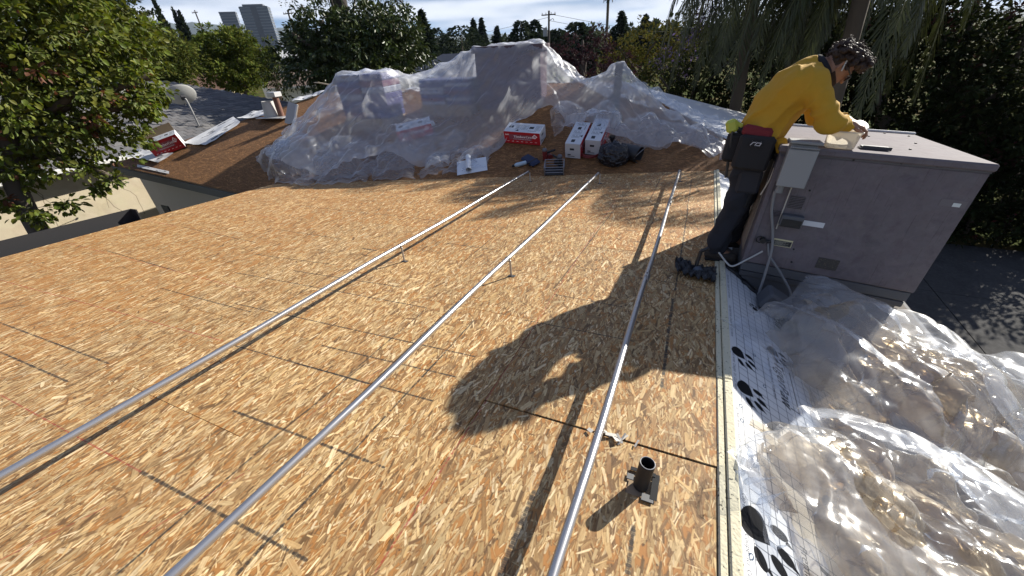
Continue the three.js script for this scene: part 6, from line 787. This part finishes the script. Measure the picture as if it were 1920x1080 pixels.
// dark trees on the right
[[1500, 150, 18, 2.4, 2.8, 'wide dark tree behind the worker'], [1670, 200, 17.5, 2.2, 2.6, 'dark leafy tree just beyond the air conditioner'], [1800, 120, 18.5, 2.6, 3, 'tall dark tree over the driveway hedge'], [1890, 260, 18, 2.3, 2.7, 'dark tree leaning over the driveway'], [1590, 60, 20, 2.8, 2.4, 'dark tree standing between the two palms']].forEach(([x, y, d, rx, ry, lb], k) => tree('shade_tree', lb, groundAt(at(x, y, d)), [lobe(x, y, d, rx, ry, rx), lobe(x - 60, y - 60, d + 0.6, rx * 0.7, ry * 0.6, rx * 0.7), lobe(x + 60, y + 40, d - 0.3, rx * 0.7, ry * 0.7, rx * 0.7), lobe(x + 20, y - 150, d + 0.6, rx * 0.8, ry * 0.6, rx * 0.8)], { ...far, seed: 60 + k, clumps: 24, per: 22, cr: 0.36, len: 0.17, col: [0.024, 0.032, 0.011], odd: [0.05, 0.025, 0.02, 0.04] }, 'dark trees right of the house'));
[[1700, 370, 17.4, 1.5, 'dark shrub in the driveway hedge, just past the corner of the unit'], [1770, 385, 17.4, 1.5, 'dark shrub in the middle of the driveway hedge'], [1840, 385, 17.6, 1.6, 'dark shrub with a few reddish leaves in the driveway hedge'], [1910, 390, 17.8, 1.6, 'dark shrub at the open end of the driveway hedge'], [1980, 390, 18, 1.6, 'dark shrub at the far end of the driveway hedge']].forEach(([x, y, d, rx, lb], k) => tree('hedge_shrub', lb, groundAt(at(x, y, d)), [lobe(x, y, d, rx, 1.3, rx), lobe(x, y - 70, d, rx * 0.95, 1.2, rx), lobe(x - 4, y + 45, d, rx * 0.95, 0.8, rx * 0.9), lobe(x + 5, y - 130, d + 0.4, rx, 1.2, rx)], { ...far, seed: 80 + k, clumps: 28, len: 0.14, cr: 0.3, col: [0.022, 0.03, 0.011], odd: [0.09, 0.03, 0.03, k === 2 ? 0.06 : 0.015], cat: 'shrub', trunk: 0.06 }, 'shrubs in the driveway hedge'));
// palms
function palm(name, label, base, top, n, flen, o, group) {
  const t = thing(name, label, 'palm tree', base, new THREE.Quaternion(), group), r = rng(o.seed), c = top.clone().sub(base), tr = o.tr ?? 0.16;
  mesh('trunk', tube([V3(0, -0.1, 0), c.clone().multiplyScalar(0.5).add(V3(0.1, 0, 0)), c], tr, 10, 16), std([0.11, 0.085, 0.06], 0.95, { bumpMap: bumpCoarse, bumpScale: 0.02 }), t);
  const L0 = new Leaves();
  for (let k = 0; k < n; k++) {
    const az = r() * 6.283, el = o.el0 + (o.el1 - o.el0) * r(), len = flen * (0.75 + 0.4 * r()), pts = [], seg = 9; let p = c.clone(), e = el; const out = V3(Math.cos(az), 0, Math.sin(az)); for (let s = 0; s <= seg; s++) { pts.push(p.clone()); const d = out.clone().multiplyScalar(Math.cos(e)).add(V3(0, Math.sin(e), 0)); p.addScaledVector(d, len / seg); e = Math.max(-1.45, e - (o.bend ?? 0.3) * (0.7 + 0.5 * r())); }
    const fr = mesh('frond', tube(pts, 0.011, 4, 12), std([0.07, 0.075, 0.025], 0.7), t), Lf = new Leaves(), curve = new THREE.CatmullRomCurve3(pts), m = o.leaflets ?? 46, sv = V3(), nv = V3(), lv = V3();
    for (let q = 2; q < m; q++) for (const sd of [-1, 1]) { const u = q / m, b = curve.getPoint(u), tg = curve.getTangent(u); sv.crossVectors(tg, V3(0, 1, 0)).normalize(); const ll = (o.ll ?? 0.5) * Math.sin(Math.PI * (0.12 + 0.8 * u)) * (0.7 + 0.5 * r()); lv.copy(sv).multiplyScalar(sd * (0.5 + 0.4 * r())).addScaledVector(tg, 0.55).add(V3((r() - 0.5) * 0.3, -0.75 - 0.5 * r(), (r() - 0.5) * 0.3)).normalize(); nv.crossVectors(lv, tg).normalize(); const w = V3().crossVectors(lv, nv).normalize(), g = 0.7 + 0.6 * r(); Lf.add(b.clone().addScaledVector(lv, ll / 2), lv, w, nv, ll, o.lw ?? 0.03, [o.col[0] * g, o.col[1] * g, o.col[2] * g]); }
    mesh('leaflets', Lf.geo(), leafMat('palm', { tr: 0.25, coat: 0.7, rough: 0.75 }), fr).userData.kind = 'stuff';
  }
  return t;
}
const palmO = { el0: -0.2, el1: 1.2, bend: 0.34, col: [0.05, 0.058, 0.018], ll: 0.62, lw: 0.034, leaflets: 50 };
palm('drooping_palm', 'shaggy palm with hanging fronds and a bare trunk beside the jacaranda', groundAt(at(1395, 150, 13.6)), at(1425, -70, 13.6), 34, 3.3, { ...palmO, seed: 91 }, 'shaggy palms behind the worker');
palm('drooping_palm', 'shaggy palm whose fronds hang behind the worker\'s head', groundAt(at(1610, 100, 12.6)), at(1640, -95, 12.6), 36, 3.5, { ...palmO, seed: 92 }, 'shaggy palms behind the worker');
palm('drooping_palm', 'shaggy palm between the other two, set farther back', groundAt(at(1510, 60, 16)), at(1525, -60, 16), 26, 3.2, { ...palmO, seed: 93 }, 'shaggy palms behind the worker');
palm('fan_palm', 'very tall thin palm against the cloudy sky', groundAt(at(1137, 70, 85)), at(1141, -14, 85), 26, 1.8, { ...palmO, seed: 94, tr: 0.24, leaflets: 12, lw: 0.12, ll: 0.7, bend: 0.3 });
// conifers on the skyline
function conifer(name, label, px, py0, py1, d, w, o, group) {
  const b = groundAt(at(px, py1, d)), top = at(px, py0, d), t = thing(name, label, 'tree', b, new THREE.Quaternion(), group), H = top.y, r = rng(o.seed), L0 = new Leaves(), low = Math.max(0.5, at(px, py1, d).y * 0.3);
  mesh('trunk', bar(V3(0, -0.1, 0), V3(0, H * 0.97, 0), 0.02 * H, 0.05, 8), bark, t); const n = o.n || 1500, l = V3(), s = V3(), nn = V3();
  for (let k = 0; k < n; k++) { const u = Math.pow(r(), 0.8), y = low + (H - low) * (1 - u * 0.999), rad = w * o.shape(u) * (0.75 + 0.5 * fbm(y * (o.lump ?? 0.9), o.seed, 1, 2)), a = r() * 6.283, q = Math.sqrt(0.15 + 0.85 * r()) * rad, c = V3(Math.cos(a) * q, y - q * (o.sag ?? 0.15), Math.sin(a) * q); l.set(Math.cos(a), o.lift ?? -0.2, Math.sin(a)).add(rdir(r).multiplyScalar(0.6)).normalize(); nn.copy(rdir(r)).add(V3(0, 1, 0)); s.crossVectors(l, nn).normalize(); nn.crossVectors(s, l); const g = 0.65 + 0.7 * r(), len = o.len * (0.6 + 0.7 * r()); L0.add(c, l, s, nn, len, len * 0.45, [o.col[0] * g, o.col[1] * g, o.col[2] * g]); }
  mesh('crown', L0.geo(), leafMat('leaf'), t).userData.kind = 'stuff';
}
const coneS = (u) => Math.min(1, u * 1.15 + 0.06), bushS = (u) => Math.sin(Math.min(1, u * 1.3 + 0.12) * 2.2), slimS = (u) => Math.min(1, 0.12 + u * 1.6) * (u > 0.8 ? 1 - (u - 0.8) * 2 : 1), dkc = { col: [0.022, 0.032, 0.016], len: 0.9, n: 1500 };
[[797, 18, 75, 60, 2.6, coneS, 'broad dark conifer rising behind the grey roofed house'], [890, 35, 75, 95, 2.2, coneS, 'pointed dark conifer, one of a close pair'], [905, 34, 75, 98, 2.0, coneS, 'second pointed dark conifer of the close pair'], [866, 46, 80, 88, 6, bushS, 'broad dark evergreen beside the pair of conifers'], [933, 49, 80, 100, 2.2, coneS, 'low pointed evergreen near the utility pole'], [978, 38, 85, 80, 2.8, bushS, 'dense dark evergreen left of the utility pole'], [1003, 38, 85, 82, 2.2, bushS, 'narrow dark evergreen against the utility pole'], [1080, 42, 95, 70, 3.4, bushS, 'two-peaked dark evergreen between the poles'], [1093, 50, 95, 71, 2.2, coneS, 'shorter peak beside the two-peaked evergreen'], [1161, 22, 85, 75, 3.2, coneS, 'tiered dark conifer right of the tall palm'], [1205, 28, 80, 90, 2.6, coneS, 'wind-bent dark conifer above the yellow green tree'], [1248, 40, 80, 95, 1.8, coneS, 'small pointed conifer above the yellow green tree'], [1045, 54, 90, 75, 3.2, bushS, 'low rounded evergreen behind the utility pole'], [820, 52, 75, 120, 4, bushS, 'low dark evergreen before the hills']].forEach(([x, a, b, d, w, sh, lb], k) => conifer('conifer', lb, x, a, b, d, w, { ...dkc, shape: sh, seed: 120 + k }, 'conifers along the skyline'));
[[314, 1, 60, 95, 1.1, 'tallest thin cypress before the hills'], [348, 14, 75, 100, 1.0, 'thin cypress, left of a close pair'], [357, 20, 75, 100, 1.0, 'thin cypress, right of a close pair']].forEach(([x, a, b, d, w, lb], k) => conifer('cypress', lb, x, a, b, d, w, { ...dkc, shape: slimS, sag: 0, lift: 1.6, len: 0.7, n: 1000, seed: 150 + k }, 'thin cypresses'));
// belt of far trees between the houses, too far to tell apart
{
  const r = rng(77), lobes = []; for (let k = 0; k < 120; k++) { const px = -150 + 1750 * k / 119, d = 110 + 90 * r(); lobes.push(lobe(px, 92 - (px - 960) * 0.05 + 14 * (r() - 0.5), d, 5 + 4 * r(), 3 + 2.2 * r(), 5, 1)); }
  const g = crown(lobes, { seed: 78, clumps: 1.1, per: 16, cr: 1.6, len: 1.3, asp: 0.6, col: [0.05, 0.065, 0.024] }); const m = mesh('distant_trees', g, leafMat('leaf'), scene); info(m, 'belt of distant trees between the far houses', 'trees', null, 'stuff');
}
// cedar with hanging branches over the big glossy tree
{
  const base = groundAt(at(648, 60, 25)), t = thing('cedar_tree', 'tall dark cedar trunk with drooping twiggy branches', 'tree', base), top = 13, r = rng(4), L0 = new Leaves(); mesh('trunk', bar(V3(0, -0.1, 0), V3(0, top, 0), 0.55, 0.3, 12), std([0.03, 0.024, 0.02], 0.95, { bumpMap: bumpCoarse, bumpScale: 0.04 }), t);
  const right = V3(0.75, 0, 0.66); for (let k = 0; k < 9; k++) { const dir = k < 6 ? right.clone().add(rdir(r).multiplyScalar(0.35)) : rdir(r); dir.y = 0; dir.normalize(); const y0 = 8.2 + 3 * r(), len = 3 + 1.6 * r(), pts = []; for (let s = 0; s <= 8; s++) pts.push(dir.clone().multiplyScalar(len * s / 8).add(V3((r() - 0.5) * 0.2, y0 + 0.5 * Math.sin(s / 8 * 2) - 2.2 * (s / 8) ** 2, (r() - 0.5) * 0.2))); const b = mesh('branch', tube(pts, 0.035, 5, 20), std([0.03, 0.024, 0.02], 0.95), t), cv = new THREE.CatmullRomCurve3(pts), L1 = new Leaves(); for (let q = 0; q < 150; q++) { const p = cv.getPoint(0.2 + 0.8 * r()); const l = V3((r() - 0.5) * 0.7, -1, (r() - 0.5) * 0.7).normalize(), s = V3().crossVectors(l, rdir(r)).normalize(), n = V3().crossVectors(s, l), h = 0.15 + 0.5 * r(); L1.add(p.addScaledVector(l, h * r() * 1.6), l, s, n, h, 0.05, [0.025 + 0.02 * r(), 0.035 + 0.02 * r(), 0.018]); } mesh('hanging_twigs', L1.geo(), leafMat('leaf'), b).userData.kind = 'stuff'; }
}
// ---------------------------------------------------------------- far houses, tower, poles, car
function farHouse(label, px, py, d, w, dep, eave, rise, wall, roof, yaw, parts) {
  const p = groundAt(at(px, py, d)), o = thing('distant_house', label, 'house', p, new THREE.Quaternion().setFromAxisAngle(V3(0, 1, 0), yaw), 'houses beyond the trees'), wm = std(wall, 0.9), rm = std(roof, 0.95, { bumpMap: bumpCoarse, bumpScale: 0.02 }), tr = std([0.6, 0.6, 0.58], 0.7), gl = phys([0.03, 0.035, 0.04], 0.1);
  mesh('wall', cbox(w, eave, dep, 0.01, 0, eave / 2, 0), wm, o); const X = w / 2 + 0.4, Z = dep / 2 + 0.4, e = eave - 0.1, hp = parts.hip ? Math.min(w, dep) * 0.45 : 0, P = []; const A = [-X, e, Z], B = [X, e, Z], C = [X, e, -Z], D = [-X, e, -Z], R0 = [-X + hp, eave + rise, 0], R1 = [X - hp, eave + rise, 0]; const q = (...v) => { for (let i = 1; i < v.length - 1; i++) P.push(...v[0], ...v[i], ...v[i + 1]); };
  q(A, B, R1, R0); q(C, D, R0, R1); q(B, C, R1); q(D, A, R0); q(A, D, C, B); const g = new THREE.BufferGeometry(); g.setAttribute('position', new THREE.Float32BufferAttribute(P, 3)); const rf = mesh('roof', metric(g), rm, o); mesh('chimney', cbox(0.6, 1.2, 0.6, 0.02, w * 0.2, eave + rise * 0.8, -0.3), wm, rf);
  mesh('fascia', cbox(2 * X, 0.16, 0.04, 0.004, 0, e + 0.02, Z + 0.022), tr, o);
  for (const x of parts.win || []) { const f = mesh('window', cbox(1.2, 1.2, 0.06, 0.01, x, eave * 0.58, dep / 2 + 0.02), tr, o); for (const s of [-1, 1]) mesh('pane', cbox(0.52, 1.04, 0.02, 0.004, x + s * 0.28, eave * 0.58, dep / 2 + 0.05), gl, f); } if (parts.vent) { mesh('gable_vent', new THREE.CylinderGeometry(0.32, 0.32, 0.06, 20).rotateX(Math.PI / 2).translate(0, eave * 0.8, dep / 2 + 0.03), std([0.12, 0.07, 0.04], 0.8), o); }
  return o;
}
farHouse('grey roofed house behind the plastic covered chimney', 858, 95, 46, 11, 8, 3.0, 2.1, [0.2, 0.21, 0.25], [0.11, 0.11, 0.125], -0.25, { hip: 1, win: [-2.5, 1.2, 3.6] });
farHouse('cream house with a brown roof beside the thin cypresses', 362, 95, 46, 4, 5, 3.6, 1.2, [0.55, 0.47, 0.3], [0.16, 0.09, 0.06], 0.75, { vent: 1 });
farHouse('white clapboard house with a brown roof beyond the round tree', 535, 105, 40, 3.2, 4.5, 3.7, 0.9, [0.66, 0.66, 0.66], [0.14, 0.1, 0.08], 0.95, { win: [0.6] });
farHouse('white two-storey house top beyond the round tree', 512, 78, 52, 4.5, 5, 5.6, 0.6, [0.66, 0.68, 0.7], [0.5, 0.5, 0.5], 0.9, { hip: 1, win: [0] });
function tower(label, px, py, d, w, dep, yaw, dark, curved) {
  const top = at(px, py, d), p = groundAt(top), H = top.y, o = thing('office_tower', label, 'tower', p, new THREE.Quaternion().setFromAxisAngle(V3(0, 1, 0), yaw), 'office towers before the hills'), gl = phys([0.05, 0.06, 0.075], 0.2), bd = std([0.11, 0.12, 0.135], 0.8), n = Math.round(H / 4);
  mesh('glass_core', cbox(w, H, dep, 0.3, 0, H / 2, 0), gl, o); for (let k = 0; k < n; k++) for (const s of dark ? [-1, 1] : [0]) mesh('floor_band', cbox(dark ? w * 0.4 : w + 0.8, 1.8, dep + 0.8, 0.1, s * (w * 0.3 + 0.4), (k + 0.5) * H / n, 0), bd, o); mesh('roof_cap', cbox(w * (dark ? 0.7 : 1) + 1, H * 0.035, dep + 1, 0.2, dark ? 0 : 0, H + H * 0.017, 0), std([0.08, 0.085, 0.1], 0.6), o); if (dark) mesh('dark_shaft', cbox(w * 0.2, H * 1.0, dep + 2.2, 0.2, 0, H * 0.5, 0), std([0.02, 0.022, 0.03], 0.4), o);
}
tower('broad dark glass office tower before the hills', 477, 13, 900, 42, 26, 0.75, true); tower('low blocky office building beside the tower', 428, 26, 950, 24, 16, 0.8, false);
function pole(label, px, py0, py1, d, lean, parts) {
  const b = groundAt(at(px, py1, d)), t = at(px, py0, d), o = thing('utility_pole', label, 'utility pole', b, new THREE.Quaternion(), 'utility poles'), m = std([0.06, 0.048, 0.04], 0.9), H = t.y; mesh('post', bar(V3(0, -0.1, 0), V3(0, H, 0), 0.19, 0.14, 10), m, o); mesh('crossarm', cbox(2.2, 0.14, 0.12, 0.01, 0, H - 0.5, 0.16), m, o); for (const x of [-1, -0.4, 0.4, 1]) mesh('insulator', new THREE.CylinderGeometry(0.05, 0.07, 0.22, 8).translate(x, H - 0.32, 0.16), std([0.25, 0.25, 0.25], 0.4), o); if (parts) { mesh('transformer', new THREE.CylinderGeometry(0.32, 0.32, 1.1, 16).translate(-0.55, H - 2.6, 0.1), std([0.3, 0.31, 0.32], 0.6), o); mesh('street_light_arm', tube([V3(0.1, H - 1.2, 0), V3(0.6, H - 1.0, 0), V3(0.8, H - 1.25, 0)], 0.04, 6, 12), m, o); } return b.clone().setY(H - 0.4);
}
const w1 = pole('utility pole with a transformer among the skyline conifers', 1029, 20, 85, 70, 0, true), w2 = pole('utility pole before the wooded ridge, by the cypresses', 381, 19, 60, 140, 0, false), w3 = pole('utility pole beside the airy grey green tree', 551, 19, 60, 95, 0, false);
[[w1, at(1380, 55, 90), 2], [w1, at(820, 62, 120), 2], [w1, at(1380, 62, 88), 3]].forEach(([a, b, s], k) => { const o = thing('power_line', ['power line running from the pole to the right', 'power line running from the pole to the left', 'slack power line below the upper wire'][k], 'power line', a); const d = b.clone().sub(a); mesh('wire', tube([V3(0, -k * 0.4, 0), d.clone().multiplyScalar(0.5).add(V3(0, -s * 0.6, 0)), d], 0.025, 5, 30), std([0.03, 0.03, 0.03], 0.7), o); });
{ // white car parked on the street
  const p = groundAt(at(352, 150, 38)), o = thing('parked_car', 'white car parked under the trees beyond the shingled roof', 'car', p, new THREE.Quaternion().setFromAxisAngle(V3(0, 1, 0), 0.5)), sh = new THREE.Shape([[-2.2, 0.35], [-2.25, 0.8], [-1.5, 0.95], [-0.9, 1.42], [0.7, 1.45], [1.5, 0.98], [2.2, 0.85], [2.25, 0.4]].map(([x, y]) => new THREE.Vector2(x, y))), g = new THREE.ExtrudeGeometry(sh, { depth: 1.6, bevelSize: 0.08, bevelThickness: 0.08, bevelSegments: 2 }); g.translate(0, 0, -0.8); mesh('body', g, phys([0.7, 0.7, 0.7], 0.3, { clearcoat: 1 }), o); for (const s of [-1, 1]) { mesh('side_window', (() => { const q = new THREE.ShapeGeometry(new THREE.Shape([[-1.3, 0.98], [-0.8, 1.36], [0.6, 1.38], [1.2, 1.0]].map(([x, y]) => new THREE.Vector2(x, y)))); if (s < 0) q.rotateY(0); q.translate(0, 0, s * 0.886); return q; })(), phys([0.02, 0.02, 0.025], 0.05, { side: THREE.DoubleSide }), o); for (const x of [-1.4, 1.4]) { const w = mesh('wheel', new THREE.CylinderGeometry(0.33, 0.33, 0.22, 24).rotateX(Math.PI / 2).translate(x, 0.33, s * 0.8), std([0.02, 0.02, 0.02], 0.8), o); mesh('rim', new THREE.CylinderGeometry(0.2, 0.2, 0.24, 16).rotateX(Math.PI / 2).translate(x, 0.33, s * 0.8), std([0.4, 0.4, 0.4], 0.4, { metalness: 0.7 }), w); } mesh('headlight', cbox(0.1, 0.14, 0.35, 0.02, 2.27, 0.72, s * 0.55), phys([0.6, 0.6, 0.6], 0.1), o); }
}
scene.traverse((o) => { if (o.isMesh) { o.castShadow = true; o.receiveShadow = true; } });
renderer.render(scene, camera);
